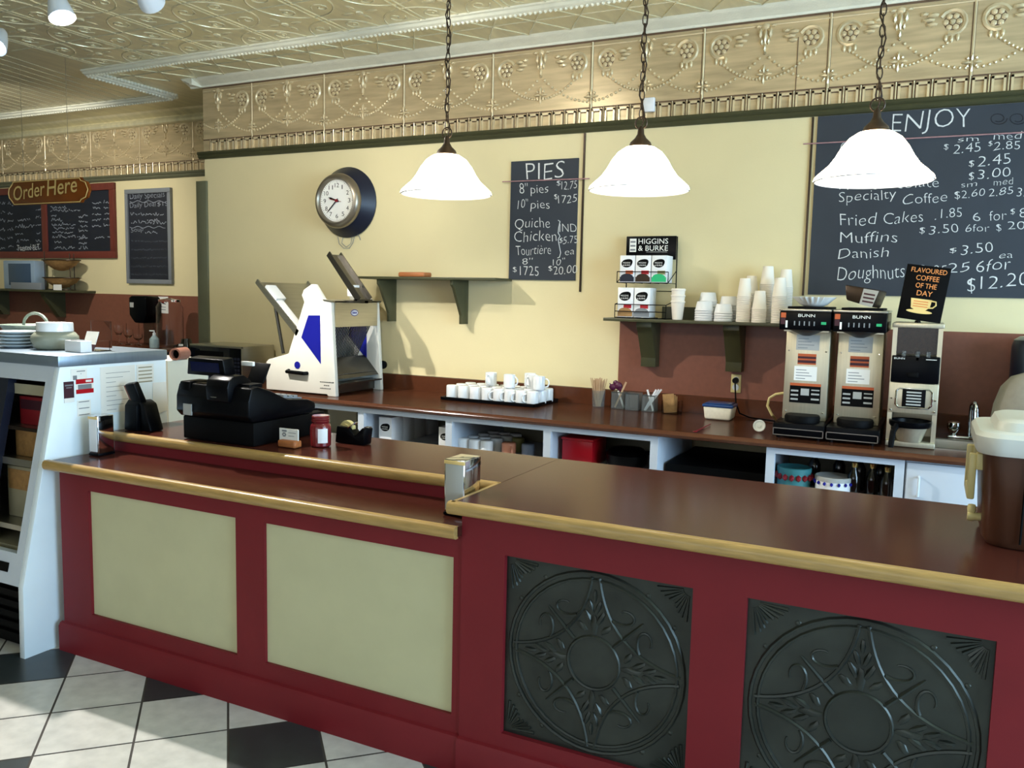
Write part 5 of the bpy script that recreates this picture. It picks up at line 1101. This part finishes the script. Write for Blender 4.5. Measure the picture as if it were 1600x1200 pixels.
# card holder
hx_, hy_ = -2.475, 2.83
r = thing('card_holder', 'small wooden holder with white business cards beside the cash register', 'card holder', (hx_, hy_, TZ))
b = B(); b.box(hx_-0.052, hx_+0.045, hy_-0.025, hy_+0.025, TZ+.0005, TZ+0.032, 0.008, 3); part('base', b, woodblk, r, 'reddish wooden base')
b = B(); b.box(hx_-0.063, hx_+0.041, hy_+0.002, hy_+0.008, TZ+0.025, TZ+0.080); cds = part('cards', b, paper, r, 'white cards with a small print')
b = B(); b.box(hx_-0.048, hx_-0.022, hy_+0.0012, hy_+0.002, TZ+0.066, TZ+0.073)
for k in range(6): a = 2*PI*k/6; b.disc((hx_-0.036+0.008*math.cos(a), hy_+0.0014, TZ+0.053+0.007*math.sin(a)), 0.004, 'y', 8)
for k in range(2): b.box(hx_-0.012, hx_+0.03-0.01*k, hy_+0.0012, hy_+0.002, TZ+0.062-0.014*k, TZ+0.064-0.014*k)
part('print', b, greysrv, cds)
# jar
jx, jy = -2.385, 2.925
r = thing('jar', 'dark red jar with a white label beside the card holder', 'jar', (jx, jy, TZ))
b = B(); b.lathe([(0.040, TZ+.0005), (0.045, TZ+0.006), (0.046, TZ+0.085), (0.042, TZ+0.098), (0.035, TZ+0.105)], (jx, jy, 0), 28); p = part('body', b, jam, r)
b = B(); b.lathe([(0.036, TZ+0.104), (0.039, TZ+0.108), (0.039, TZ+0.135), (0.036, TZ+0.138)], (jx, jy, 0), 28)
for z in (0.112, 0.121, 0.130): b.lathe([(0.0392, TZ+z), (0.0405, TZ+z+0.002), (0.0392, TZ+z+0.004)], (jx, jy, 0), 28, caps=(False, False))
part('lid', b, jam, r, 'dark red threaded cap')
b = B(); n = 10
for t in range(n):
    a0, a1 = -1.15+0.95*t/n, -1.15+0.95*(t+1)/n
    b.quad([(jx+0.0468*math.cos(a), jy+0.0468*math.sin(a), z) for a, z in ((a0, TZ+0.02), (a1, TZ+0.02), (a1, TZ+0.083), (a0, TZ+0.083))])
part('label', b, white, p, 'white label')
# tape dispenser
dx, dy = -2.335, 3.06
r = thing('tape_dispenser', 'black desk tape dispenser behind the red jar', 'tape dispenser', (dx, dy, TZ))
b = B(); b.prism([(dx-0.055, TZ+.0005), (dx+0.105, TZ+.0005), (dx+0.115, TZ+0.075), (dx+0.095, TZ+0.08), (dx+0.055, TZ+0.04), (dx+0.02, TZ+0.075), (dx-0.045, TZ+0.078)], 'xz', dy-0.03, dy+0.03, 0.006); part('base', b, black, r)
b = B(); b.lathe([(0.036, -0.012), (0.036, 0.012)], (dx-0.005, dy, TZ+0.066), 20, 'y'); b.lathe([(0.02, -0.016), (0.02, 0.016)], (dx-0.005, dy, TZ+0.066), 16, 'y'); part('tape_roll', b, creampl, r)
b = B(); b.box(dx+0.095, dx+0.118, dy-0.013, dy+0.013, TZ+0.078, TZ+0.083, 0.001); b.M = Matrix.Translation((dx+0.02, dy-0.02, TZ+0.072)) @ Matrix.Rotation(-0.6, 4, 'Y'); b.box(0, 0.05, -0.012, 0.012, 0, 0.003); part('cutter', b, chrome, r, 'bright metal cutter')
# ================================================================== ON THE FRIDGE
FT = 1.3365
c = V(-3.875, 2.725, FT)
r = thing('crock', 'squat grey-green ceramic crock with a white lid on the fridge', 'crock', c)
b = B(); b.lathe([(0.08, 0.0005), (0.095, 0.010), (0.108, 0.045), (0.106, 0.065), (0.092, 0.082), (0.082, 0.088)], c, 32); part('pot', b, mat('crock_glaze', '#8f9384', 0.3, vary=0.1, scale=12), r, smooth=60)
b = B(); b.lathe([(0.080, 0.087), (0.084, 0.090), (0.083, 0.126), (0.081, 0.132), (0.074, 0.130), (0.02, 0.124)], c, 32); part('lid', b, ceramic, r, 'white lid')
c = V(-4.095, 2.68, FT); plate0 = None
for k in range(5):
    if plate0 is None:
        b = B(); b.lathe([(0.055, 0.0), (0.06, 0.003), (0.10, 0.013), (0.102, 0.016), (0.098, 0.017), (0.058, 0.007), (0.001, 0.006)], (0, 0, 0), 32); plate0 = obj('side_plate', b, mat('pale_blue_plate', '#c5d0d6', 0.2, vary=0.02), smooth=60); o = plate0
    else: o = plate0.copy(); COL.objects.link(o)
    o.location = (c.x, c.y, FT+0.0005+0.0165*k); o['label'] = 'pale plate in the small stack at the left end of the fridge top'; o['category'] = 'plate'; o['group'] = 'stacked plates on the fridge'
c = V(-4.27, 2.88, FT)
r = thing('serving_bowl', 'large green-grey bowl with a looped handle behind the stacked plates', 'bowl', c)
b = B(); b.lathe([(0.07, 0.0005), (0.11, 0.03), (0.155, 0.10), (0.158, 0.104), (0.150, 0.102), (0.105, 0.036), (0.001, 0.02)], c, 32); part('bowl', b, mat('bowl_glaze', '#7e8a80', 0.25, vary=0.06), r, smooth=60)
b = B(); b.tube([c+V(0.10*math.cos(a)+0.02, 0.0, 0.10+0.065*math.sin(a)) for a in [PI*t/10 for t in range(11)]], 0.008, 8); part('handle', b, MATS['bowl_glaze'], r)
c = V(-3.665, 2.76, FT)
b = B(); b.box(c.x-0.075, c.x+0.075, c.y+0.06, c.y+0.064, FT+.0005, FT+0.145, 0.001).box(c.x-0.075, c.x+0.075, c.y-0.02, c.y+0.06, FT+.0005, FT+0.004).box(c.x+0.06, c.x+0.064, c.y-0.02, c.y+0.06, FT+.004, FT+0.05); solo('sign_holder', b, acrylic, 'clear acrylic sign holder standing at the back of the white card box on the fridge', 'sign holder')
b = B(); b.box(c.x-0.03, c.x+0.085, c.y-0.115, c.y-0.055, FT+.0005, FT+0.055, 0.003); b.mi = 1; b.box(c.x+0.0, c.x+0.05, c.y-0.105, c.y-0.065, FT+0.055, FT+0.058)
solo('card_box', b, [white, greysrv], 'small white card box in front of the acrylic sign holder on the fridge', 'box')
b = B(); b.M = Matrix.Translation((c.x+0.01, c.y-0.03, FT+.005)) @ Matrix.Rotation(-0.35, 4, 'X'); b.box(-0.03, 0.055, -0.003, 0.0, 0.03, 0.095); b.mi = 1; b.box(-0.03, 0.055, -0.003, 0.0, 0.0, 0.03); solo('leaflet', b, [paper, maroon], 'white leaflet with a dark foot leaning between the card box and sign holder', 'leaflet')
# ================================================================== RECESS
r = thing('menu_board', 'wide chalkboard menu in a red-brown wooden frame with two panels', 'menu board', (-8.9, RY-0.03, 1.95))
rx0, rx1, rz0, rz1 = -10.9, -7.855, 1.955, 2.752; ry = RY-0.035
b = B(); b.box(rx0, rx1, ry, RY, rz0, rz0+0.075, 0.004).box(rx0, rx1, ry, RY, rz1-0.075, rz1, 0.004).box(rx0, rx0+0.075, ry, RY, rz0+.075, rz1-.075, 0.004).box(rx1-0.075, rx1, ry, RY, rz0+.075, rz1-.075, 0.004).box(-9.05, -8.965, ry, RY, rz0+.075, rz1-.075, 0.004); part('frame', b, redwood, r)
b = B(); b.box(rx0+0.07, rx1-0.07, ry+0.018, RY-0.003, rz0+0.07, rz1-0.07); part('slate', b, boarddk, r)
b = B(); yw = ry+0.0165
rows = [(28, 348, 47, 346, 9), (24, 357, 54, 356, 8), (24, 368, 36, 368, 6), (26, 380, 45, 379, 9), (26, 392, 51, 391, 8)]
for k, (x0, y0, x1, y1, h) in enumerate(rows): scribble(b, (x0, y0), (x1, y1), h, yw, 0.004, k)
for k in range(6): scribble(b, (0, 320+14*k), (8, 320+14*k), 7, yw, 0.004, 50+k); scribble(b, (12, 322+13*k), (21, 322+13*k), 7, yw, 0.004, 70+k); scribble(b, (56, 330+12*k), (64, 330+12*k), 6, yw, 0.004, 90+k)
for k, (x0, x1, y) in enumerate(((79, 104, 326), (79, 125, 331), (80, 88, 339), (80, 97, 346), (81, 118, 353), (84, 117, 359), (82, 114, 365), (82, 133, 372), (84, 96, 380), (85, 117, 390))): scribble(b, (x0, y), (x1, y), 6, yw, 0.004, 120+k)
for k in range(7): scribble(b, (123, 341+7.5*k+(4 if k > 3 else 0)), (137, 340+7.5*k+(4 if k > 3 else 0)), 6, yw, 0.0045, 150+k)
for k in range(5): scribble(b, (144, 319+9*k), (158, 318+9*k), 5, yw, 0.004, 170+k); scribble(b, (162, 318+9*k), (176, 317+9*k), 6, yw, 0.004, 190+k)
scribble(b, (148, 373), (163, 373), 5, yw, 0.004, 201); scribble(b, (168, 373), (176, 373), 7, yw, 0.004, 202)
part('chalk_writing', b, chalkdim, r, 'chalk writing too small to read')
b = B(); write(b, 'Toasted BLT', (27, 392), (62, 390), 9, yw-0.001, 0.01); part('chalk_title', b, chalk, r)
r = thing('chalkboard', 'small framed chalkboard of daily specials hanging in the recess by the corner', 'chalkboard', (-7.35, RY-0.03, 1.68))
qx0, qx1, qz0, qz1 = -7.69, -7.02, 1.69, 2.668
b = B(); b.box(qx0, qx1, ry, RY, qz0, qz0+0.045, 0.003).box(qx0, qx1, ry, RY, qz1-0.045, qz1, 0.003).box(qx0, qx0+0.04, ry, RY, qz0+.045, qz1-.045, 0.003).box(qx1-0.045, qx1, ry, RY, qz0+.045, qz1-.045, 0.003); part('frame', b, greysrv, r, 'grey frame')
b = B(); b.box(qx0+0.03, qx1-0.03, ry+0.018, RY-0.003, qz0+0.03, qz1-0.03); part('slate', b, boarddk, r)
b = B()
write(b, 'Daily Specials', (203, 311), (257, 308), 9, yw, 0.01); write(b, 'Daily Deal', (203, 325), (243, 322), 8, yw, 0.01); write(b, '$15', (246, 322), (262, 321), 7, yw, 0.01)
for k, (x0, x1, y) in enumerate(((204, 256, 337), (205, 260, 350))): scribble(b, (x0, y), (x1, y), 7, yw, 0.004, 220+k)
scribble(b, (230, 347), (248, 347), 6, yw, 0.005, 230); write(b, 'Soup', (205, 363), (224, 361), 7, yw, 0.01); scribble(b, (227, 365), (246, 365), 6, yw, 0.004, 232)
for y in (315, 355):
    pts = [ony(203+2.9*t, y+1.5*math.sin(t*1.1), yw) for t in range(20)]; b.tube([V(p.x, yw, p.z) for p in pts], 0.004, 4)
part('chalk_writing', b, chalkdim, r)
b = B()
for k in range(5): scribble(b, (205, 378+13*k), (262, 378+13*k), 3, yw, 0.006, 240+k)
part('smear', b, mat('chalk_smear', '#3b4048', 0.9, vary=0.3), r, 'wiped chalk smears')
# Order Here sign
sy = 4.5; s0, s1 = ony(12, 300, sy), ony(140, 296, sy); zc = 2.40
r = thing('sign', 'hanging orange-brown wooden sign with rounded ends reading Order Here', 'sign', ((s0.x+s1.x)/2, sy, zc-0.1))
X0, X1, hh = s0.x, s1.x, 0.098
def sgn(k): return [(X0+0.07, zc-hh*k), (X1-0.10, zc-hh*k), (X1-0.085, zc-hh*k*.8), (X1-0.03, zc-hh*k*0.62), (X1, zc), (X1-0.03, zc+hh*k*0.62), (X1-0.085, zc+hh*k*.8), (X1-0.10, zc+hh*k), (X0+0.07, zc+hh*k), (X0+0.045, zc+hh*k*.7), (X0+0.01, zc+hh*k*.4), (X0, zc), (X0+0.01, zc-hh*k*.4), (X0+0.045, zc-hh*k*.7)]
b = B(); b.prism(sgn(1), 'xz', sy, sy+0.02, 0.002); p = part('board', b, signw, r)
b = B(); pts = [(X0+(x-X0)*0.97+0.012, sy-0.001, zc+(z-zc)*0.93) for x, z in sgn(1)]; b.tube(pts, 0.004, 6, True); part('gold_border', b, gold, p, 'thin gold border')
b = B(); put(b, 'Order', (X0+0.075, sy-0.004, zc-0.062), (0.40, 0, 0.035), (0, 0, 0.115), thin=-0.004, shear=0.08); put(b, 'Here', (X0+0.505, sy-0.004, zc-0.035), (0.36, 0, 0.022), (0, 0, 0.125), thin=-0.006, shear=0.1); part('lettering', b, gold, p, 'pale gold lettering')
b = B()
for x in (X0+0.2, X1-0.25): b.tube([(x, sy+0.01, zc+hh), (x, sy+0.01, CEIL)], 0.002, 5); b.tube([(x+0.012*math.cos(a), sy+0.01, zc+hh+0.012+0.012*math.sin(a)) for a in [2*PI*t/10 for t in range(10)]], 0.002, 5, True)
part('wire', b, steel, r, 'two thin hanging wires')
# recess shelf and what is on it
sz = 1.60
r = thing('wall_shelf', 'dark olive shelf in the recess under the framed menu board', 'shelf', (-9, RY-0.15, sz-0.3))
b = B(); b.box(-10.9, -8.22, RY-0.32, RY, sz-0.022, sz, 0.002); part('board', b, olive, r)
for x in (-9.75, -8.75): b = B(); b.prism([(RY-0.007, sz-0.022), (RY-0.27, sz-0.022), (RY-0.25, sz-0.08), (RY-0.08, sz-0.30), (RY-0.007, sz-0.30)], 'yz', x-0.03, x+0.03); part('bracket', b, olive, r)
yb = RY-0.2
t0, t1 = ony(6, 449, yb), ony(53, 407, yb)
r = thing('television', 'small silver television on the recess shelf at the left edge', 'television', ((t0.x+t1.x)/2, yb, sz))
b = B(); b.box(t0.x, t1.x, yb, yb+0.14, sz+.0005, t1.z, 0.012); p = part('casing', b, mat('silver_plastic', '#8fa3b4', 0.3, vary=0.03), r)
b = B(); b.box(t0.x+0.10, t1.x-0.06, yb-0.004, yb, sz+0.045, t1.z-0.035, 0.003); part('screen', b, screenblue, p, 'blank bluish screen')
w0, w1 = ony(68, 440, yb), ony(117, 440, yb)
r = thing('fruit_stand', 'two-tier wire stand with shallow woven bowls on the recess shelf', 'fruit stand', ((w0.x+w1.x)/2, yb, sz))
b = B(); wx = (w0.x+w1.x)/2; wr = (w1.x-w0.x)/2
for x in (w0.x, w1.x-0.10): b.tube([(x, yb+0.02, sz), (x, yb+0.02, 2.02 if x == w0.x else 2.0)], 0.005, 6)
b.tube([(w1.x-0.14, yb+0.1, sz), (w1.x-0.14, yb+0.1, 2.0)], 0.005, 6)
zt1, zt2 = 1.925, 1.735
for z in (zt1, zt2): b.tube([(wx+0.02+wr*math.cos(a), yb+0.02+0.14*math.sin(a), z) for a in [2*PI*t/28 for t in range(28)]], 0.005, 6, True)
b.tube([(wx+0.02+wr*0.7*math.cos(a), yb+0.02+0.10*math.sin(a), sz+.006) for a in [2*PI*t/28 for t in range(28)]], 0.005, 6, True)
part('wire_frame', b, brassm, r)
for z in (zt1, zt2):
    b = B(); b.lathe([(0.03, -0.115), (0.10, -0.10), (wr*0.75, -0.05), (wr-0.01, 0.0), (wr-0.02, 0.0), (wr*0.73, -0.045), (0.09, -0.093)], (wx+0.02, yb+0.02, z), 28, sq=(1, 0.55)); part('bowl', b, tan, r, 'shallow woven bowl', 60)
q0, q1 = ony(33, 455, yb), ony(80, 455, yb)
b = B(); b.box(q0.x, q1.x, yb-0.118, yb-0.085, sz+.0005, sz+0.075, 0.003); solo('flat_box', b, greysrv, 'long grey box lying on the recess shelf in front of the television and stand', 'box')
b = B(); q0, q1 = ony(85, 456, yb-.09), ony(97, 449, yb-.09); b.box(q0.x, q1.x, yb-0.10, yb-0.095, sz+.0005, sz+0.06); solo('price_card', b, paper, 'small white card at the front of the recess shelf below the wire stand', 'card')
# recess counter
b = B(); b.box(-10.9, -6.3, 5.72, RY-0.01, 1.03, 1.065, 0.006).box(-10.9, -6.35, 5.76, RY-0.01, 0, 1.03); solo('recess_counter', b, backtop, 'brown counter in the recess behind the display fridge', 'counter')
RC = 1.0655
r = thing('towel_dispenser', 'black paper towel dispenser on the brown recess wall beside a notice', 'towel dispenser', (-7.45, RY-0.1, 1.28))
e0, e1 = ony(212, 462, RY-.1), ony(240, 505, RY-.1)
b = B(); b.prism([(e0.x, e0.z-0.02), (e0.x+0.04, e0.z), (e1.x-0.03, e0.z), (e1.x, e0.z-0.02), (e1.x, e1.z+0.08), (e1.x-0.05, e1.z), (e0.x+0.08, e1.z), (e0.x+0.005, e1.z+0.08)], 'xz', RY-0.19, RY-0.007, 0.012); p = part('case', b, black, r)
b = B(); b.box(e0.x+0.02, e0.x+0.075, RY-0.192, RY-0.19, e0.z-0.12, e0.z-0.07); part('sticker', b, greylab, p, 'small pale blue sticker')
e0, e1 = ony(240, 463, RY-.01), ony(263, 491, RY-.01)
b = B(); b.box(e0.x, e1.x, RY-0.010, RY-0.007, e1.z, e0.z); b.mi = 1; b.box(e0.x+.06, e0.x+.15, RY-.0106, RY-.010, e0.z-.10, e0.z-.04); b.mi = 2
for k in range(4): b.box(e0.x+.06, e1.x-.04, RY-.0106, RY-.010, e1.z+.03+.025*k, e1.z+.037+.025*k)
b.box(e0.x+.17, e1.x-.02, RY-.0106, RY-.010, e0.z-.09, e0.z-.03)
solo('notice', b, [paper, redpl, greysrv], 'white printed notice with a red mark beside the towel dispenser', 'notice')
g0 = ony(266, 545, 6.0); gt = ony(266, 466, 6.0)
r = thing('beverage_jar', 'tall clear glass drink dispenser jar by the corner of the recess', 'glass jar', (g0.x, 6.0, RC))
b = B(); R_ = 0.125; hz = gt.z-RC
b.lathe([(R_, 0.0005), (R_+.004, 0.02), (R_+.004, hz*.82), (R_*.8, hz*.92), (R_*.78, hz*.93), (R_-.002, hz*.81), (R_-.002, 0.02), (0.001, 0.012)], (g0.x, 6.0, RC), 28, caps=(True, False)); part('jar', b, glass, r, smooth=60)
b = B(); b.lathe([(R_*.83, hz*.925), (R_*.83, hz*.97), (R_*.3, hz*.99), (0.02, hz)], (g0.x, 6.0, RC), 28); part('lid', b, glass, r)
b = B(); b.lathe([(0.014, -0.05), (0.014, 0)], (g0.x-0.02, 6.0-R_-0.003, RC+0.06), 10, 'y'); part('tap', b, chrome, r)
for k, x in enumerate((186, 201, 216)):
    p = ony(x, 540, 5.95); t = ony(x, (508, 515, 522)[k], 5.95)
    r = thing('stemmed_glass', 'clear stemmed glass behind the fridge, %s of three in the recess' % ('left', 'middle', 'right')[k], 'glass', (p.x, 5.95, RC), 'stemmed glasses in the recess')
    b = B(); h = t.z-RC; b.lathe([(0.04, 0.0005), (0.038, 0.004), (0.006, 0.012), (0.005, h*.42), (0.025, h*.5), (0.045, h*.7), (0.042, h), (0.040, h), (0.043, h*.7), (0.02, h*.52), (0.001, h*.5)], (p.x, 5.95, RC), 20, caps=(True, False)); part('glass', b, glass, r, smooth=60)
p0, p1 = ony(205, 545, 6.1), ony(248, 507, 6.1)
b = B(); t_ = 0.006
for (x0, x1, y0, y1) in ((p0.x, p1.x, 6.04, 6.04+t_), (p0.x, p1.x, 6.2, 6.2+t_), (p0.x, p0.x+t_, 6.046, 6.2), (p1.x-t_, p1.x, 6.046, 6.2)): b.box(x0, x1, y0, y1, RC+.0005, p1.z)
solo('acrylic_case', b, acrylic, 'clear acrylic display case on the recess counter behind the stemmed glasses', 'display case')
p = ony(241, 525, 5.8)
r = thing('soap_bottle', 'small pale blue pump bottle in the recess behind the fridge', 'bottle', (p.x, 5.8, RC))
b = B(); b.lathe([(0.042, 0.0005), (0.045, 0.01), (0.045, p.z-RC-0.03), (0.02, p.z-RC), (0.014, p.z-RC+0.01)], (p.x, 5.8, RC), 18); part('bottle', b, mat('pale_blue_plastic', '#a9bfc4', 0.3, vary=0.03), r)
b = B(); b.lathe([(0.016, p.z-RC+0.008), (0.016, p.z-RC+0.03), (0.006, p.z-RC+0.034), (0.006, p.z-RC+0.055)], (p.x, 5.8, RC), 12); b.tube([(p.x, 5.8, p.z+0.05), (p.x-0.04, 5.78, p.z+0.05)], 0.006, 6); part('pump', b, white, r)
# dark pots left of the microwave
for k, (x, yt, lab) in enumerate(((281, 541, 'black lidded pot left of the microwave, the lower one'), (297, 529, 'black coffee pot with a white label left of the microwave'))):
    Y5 = (5.0, 5.2)[k]; p = ony(x-(0, 6)[k], yt, Y5)
    r = thing('coffee_pot', lab, 'coffee pot', (p.x, Y5, BZ))
    b = B(); h = p.z-BZ; b.lathe([(0.055, .0005), (0.062, 0.02), (0.06, h*.75), (0.045, h*.9), (0.04, h)], (p.x, Y5, BZ), 22); part('body', b, bottle, r)
    b = B(); b.tube([(p.x-0.03, Y5-.03, BZ+h*.85), (p.x-0.06, Y5-.07, BZ+h*.8), (p.x-0.06, Y5-.07, BZ+h*.4), (p.x-0.035, Y5-.03, BZ+h*.3)], 0.009, 8); part('handle', b, black, r)
    if k: b = B(); b.box(p.x-0.02, p.x+0.03, Y5-.065, Y5-.062, BZ+h*.62, BZ+h*.86); part('label', b, paper, r, 'white label')
# white bookcase between fridge and register
bx, by0, by1, bz1 = -4.02, 3.42, 3.72, 1.235
bx = ony(262, 570, by0).x
r = thing('bookcase', 'narrow white shelf unit behind the fridge', 'shelf unit', (bx-0.2, 3.57, 0))
b = B(); b.box(bx-0.018, bx, by0, by1, 0, bz1).box(bx-0.42, bx-0.402, by0, by1, 0, bz1).box(bx-0.402, bx-0.018, by1-0.01, by1, 0, bz1); part('carcass', b, creamw := mat('off_white_board', '#cfccba', 0.5, vary=0.03), r)
for z in (0.1, 0.4, 0.72, 0.98, 1.217): b = B(); b.box(bx-0.402, bx-0.018, by0, by1-0.01, z, z+0.018); part('shelf', b, creamw, r)
pr = ony(277, 563, 3.55); 
b = B(); c = V(bx+0.0, 3.50, bz1+0.0455)
b.M = Matrix.Translation(c-V(0, 0, 0.009)) @ Matrix.Rotation(0.30, 4, 'Z') @ Matrix.Rotation(0.0, 4, 'X')
b.lathe([(0.036, -0.04), (0.036, 0.07)], (0, 0, 0), 22, 'y', (False, True)); b.lathe([(0.036, -0.04), (0.026, -0.04), (0.026, 0.0)], (0, 0, 0), 22, 'y', (False, False)); b.mi = 1; b.disc((0, -0.012, 0), 0.026, 'y', 20)
solo('paper_roll', b, [copper, blackm], 'pinkish paper roll with a dark open end on top of the white shelf unit', 'paper roll')
# ================================================================== IN THE OPEN CABINETS
SZ = 0.6185
def pack(x, y, w, d, h, lab, logo=True):
    r = thing('tea_carton', lab, 'carton', (x+w/2, y+d/2, SZ))
    b = B(); b.box(x, x+w, y, y+d, SZ+.0005, SZ+h, 0.002); p = part('carton', b, white, r)
    b = B(); leaf_logo(b, x+w*.48, SZ+h*.62, y-.0008, w*.7, h*.28); part('logo', b, blackm, p, 'black leaf-shaped emblem')
    b = B(); put(b, 'HIGGINS', (x+w*.24, y-.0014, SZ+h*.62), (w*.46, 0, 0), (0, 0, h*.05)); put(b, '& BURKE', (x+w*.24, y-.0014, SZ+h*.54), (w*.46, 0, 0), (0, 0, h*.05)); part('lettering', b, paper, p)
x = ony(592, 668, 4.72).x
for k in range(3): pack(x+0.0, 4.72+0.145*k, 0.105, 0.14, 0.185, 'white tea carton with leaf emblem in the cabinet, %s in the row nearest the jar' % ('front', 'second', 'third')[k])
x = ony(650, 660, 5.2).x; pack(x, 5.2, 0.11, 0.14, 0.21, 'white tea carton standing far back in the cabinet beside the tea carton row')
x = -2.737-0.105; pack(x, 4.68, 0.10, 0.14, 0.165, 'white tea carton at the right end of the tea cabinet bay, against the divider')
b = B(); x = ony(512, 655, 4.9).x; b.box(x, x+0.26, 4.9, 5.2, SZ+.0005, SZ+0.20, 0.003); solo('carton', b, interior, 'brownish printed carton in the leftmost visible cabinet bay', 'carton')
mug2 = {}
def shelf_mug(x, y, ang, m, lab, key, grp=None):
    if key not in mug2: mug2[key] = mug_tree('x', m, 0.042 if key != 'peach' else 0.047); o = mug2[key]
    else: o = copy_tree(mug2[key])
    o.rotation_euler = (PI, 0, ang); o.location = (x, y, SZ+0.0945); o['label'] = lab
    if grp: o['group'] = grp
    return o
xm = [ony(727, 692, 4.76).x-0.012+0.086*k for k in range(3)]
for j in range(4):
    for k in range(3): shelf_mug(xm[k]+0.012*j, 4.76+0.118*j, PI-0.5, ceramic, ('white mug in the cabinet, %s of the front row beside the peach mug' % ('left', 'middle', 'right')[k]) if j == 0 else 'white upside-down mug in the rows behind on the cabinet shelf', 'white', 'white mugs in the cabinet')
shelf_mug(ony(795, 700, 4.77).x, 4.77, -0.8, peach, 'peach and white mug in the cabinet right of the white mugs', 'peach')
shelf_mug(ony(808, 690, 4.95).x, 4.97, PI/2, lime, 'olive mug at the back of the mug cabinet', 'lime')
shelf_mug(ony(823, 702, 4.78).x, 4.80, PI/2, bluegrey, 'blue-grey mug at the right of the mug cabinet bay', 'blue')
x0, x1 = ony(878, 690, 4.75).x, ony(926, 690, 4.75).x
b = B(); b.box(x0, x1, 4.75, 5.0, SZ+.0005, SZ+0.155, 0.008).box(x0-0.004, x1+0.004, 4.746, 5.004, SZ+0.155, SZ+0.17, 0.004); solo('storage_box', b, redpl, 'bright red plastic box in the cabinet right of the mugs', 'storage box')
x0 = ony(965, 705, 4.85).x
b = B(); b.M = Matrix.Translation((x0, 4.85, SZ)); b.lathe([(0.10, .0005), (0.12, 0.03), (0.13, 0.09), (0.10, 0.12), (0.03, 0.13)], (0.06, 0, 0), 24); b.tube([(0.17, 0, 0.10), (0.24, -0.03, 0.12), (0.27, -0.04, 0.11)], 0.014, 8); solo('saucepan', b, black, 'dark pan in the last cabinet bay right of the red box', 'pan')
x0 = ony(1234, 745, 4.76).x+0.022; x1 = x0+0.205
for key, x, y, rad, h, m, lab in (('a', x0, 4.76, 0.088, 0.135, teal, 'round teal patterned tin in the cabinet under the brewers'), ('b', x1, 4.74, 0.092, 0.112, white, 'round white tin with blue dots beside the teal tin')):
    r = thing('cake_tin', lab, 'tin', (x, y, SZ))
    b = B(); b.lathe([(rad-.002, .0005), (rad, 0.004), (rad, h-.02)], (x, y, SZ), 32); p = part('body', b, m, r)
    b = B(); b.lathe([(rad+.002, h-.024), (rad+.003, h-.004), (rad-.002, h), (rad-.01, h-.004), (0.01, h-.005)], (x, y, SZ), 32, caps=(True, True)); part('lid', b, teal if key == 'a' else greylab, r, 'teal lid with pale top' if key == 'a' else 'grey lid')
    b = B()
    for t in range(16):
        a = 2*PI*t/16; c = V(x+(rad+.0035)*math.cos(a), y+(rad+.0035)*math.sin(a), SZ+h-.05 if key == 'a' else SZ+h-.034)
        b.ball(c, 0.016 if key == 'a' else 0.009, (1, 1, 1.2))
    part('pattern', b, handred if key == 'a' else blue, p, 'red dots' if key == 'a' else 'blue dots')
bt0 = None
for k, (x, y, px) in enumerate(((1272, 4.98, 739), (1311, 5.02, 736), (1343, 4.98, 741), (1376, 5.0, 744), (1334, 4.74, 753), (1362, 4.76, 752), (1385, 4.70, 765))):
    p = ony(x, px, y)
    if bt0 is None:
        bt0 = thing('syrup_bottle', '', 'bottle', (0, 0, 0)); r = bt0
        b = B(); b.lathe([(0.03, .0005), (0.033, 0.006), (0.033, 0.12), (0.014, 0.16), (0.013, 0.172)], (0, 0, 0), 18); part('bottle', b, bottle, r)
        b = B(); b.lathe([(0.0145, 0.168), (0.016, 0.172), (0.016, 0.192), (0.012, 0.196)], (0, 0, 0), 14); part('cap', b, goldcap, r, 'gold cap')
        o = bt0
    else: o = copy_tree(bt0)
    o.location = (p.x, y, SZ if k < 4 else SZ-0.0); o['group'] = 'dark bottles in the cabinet under the brewers'
    o['label'] = ['dark bottle with gold cap behind the two round tins', 'dark bottle with gold cap, second of the rear row under the brewers', 'dark bottle with gold cap, third of the rear row under the brewers', 'dark bottle with gold cap, last of the rear row by the cabinet edge', 'dark gold-capped bottle in the front row right next to the white tin', 'dark gold-capped bottle in the middle of the front row', 'dark gold-capped bottle at the right end of the front row'][k]
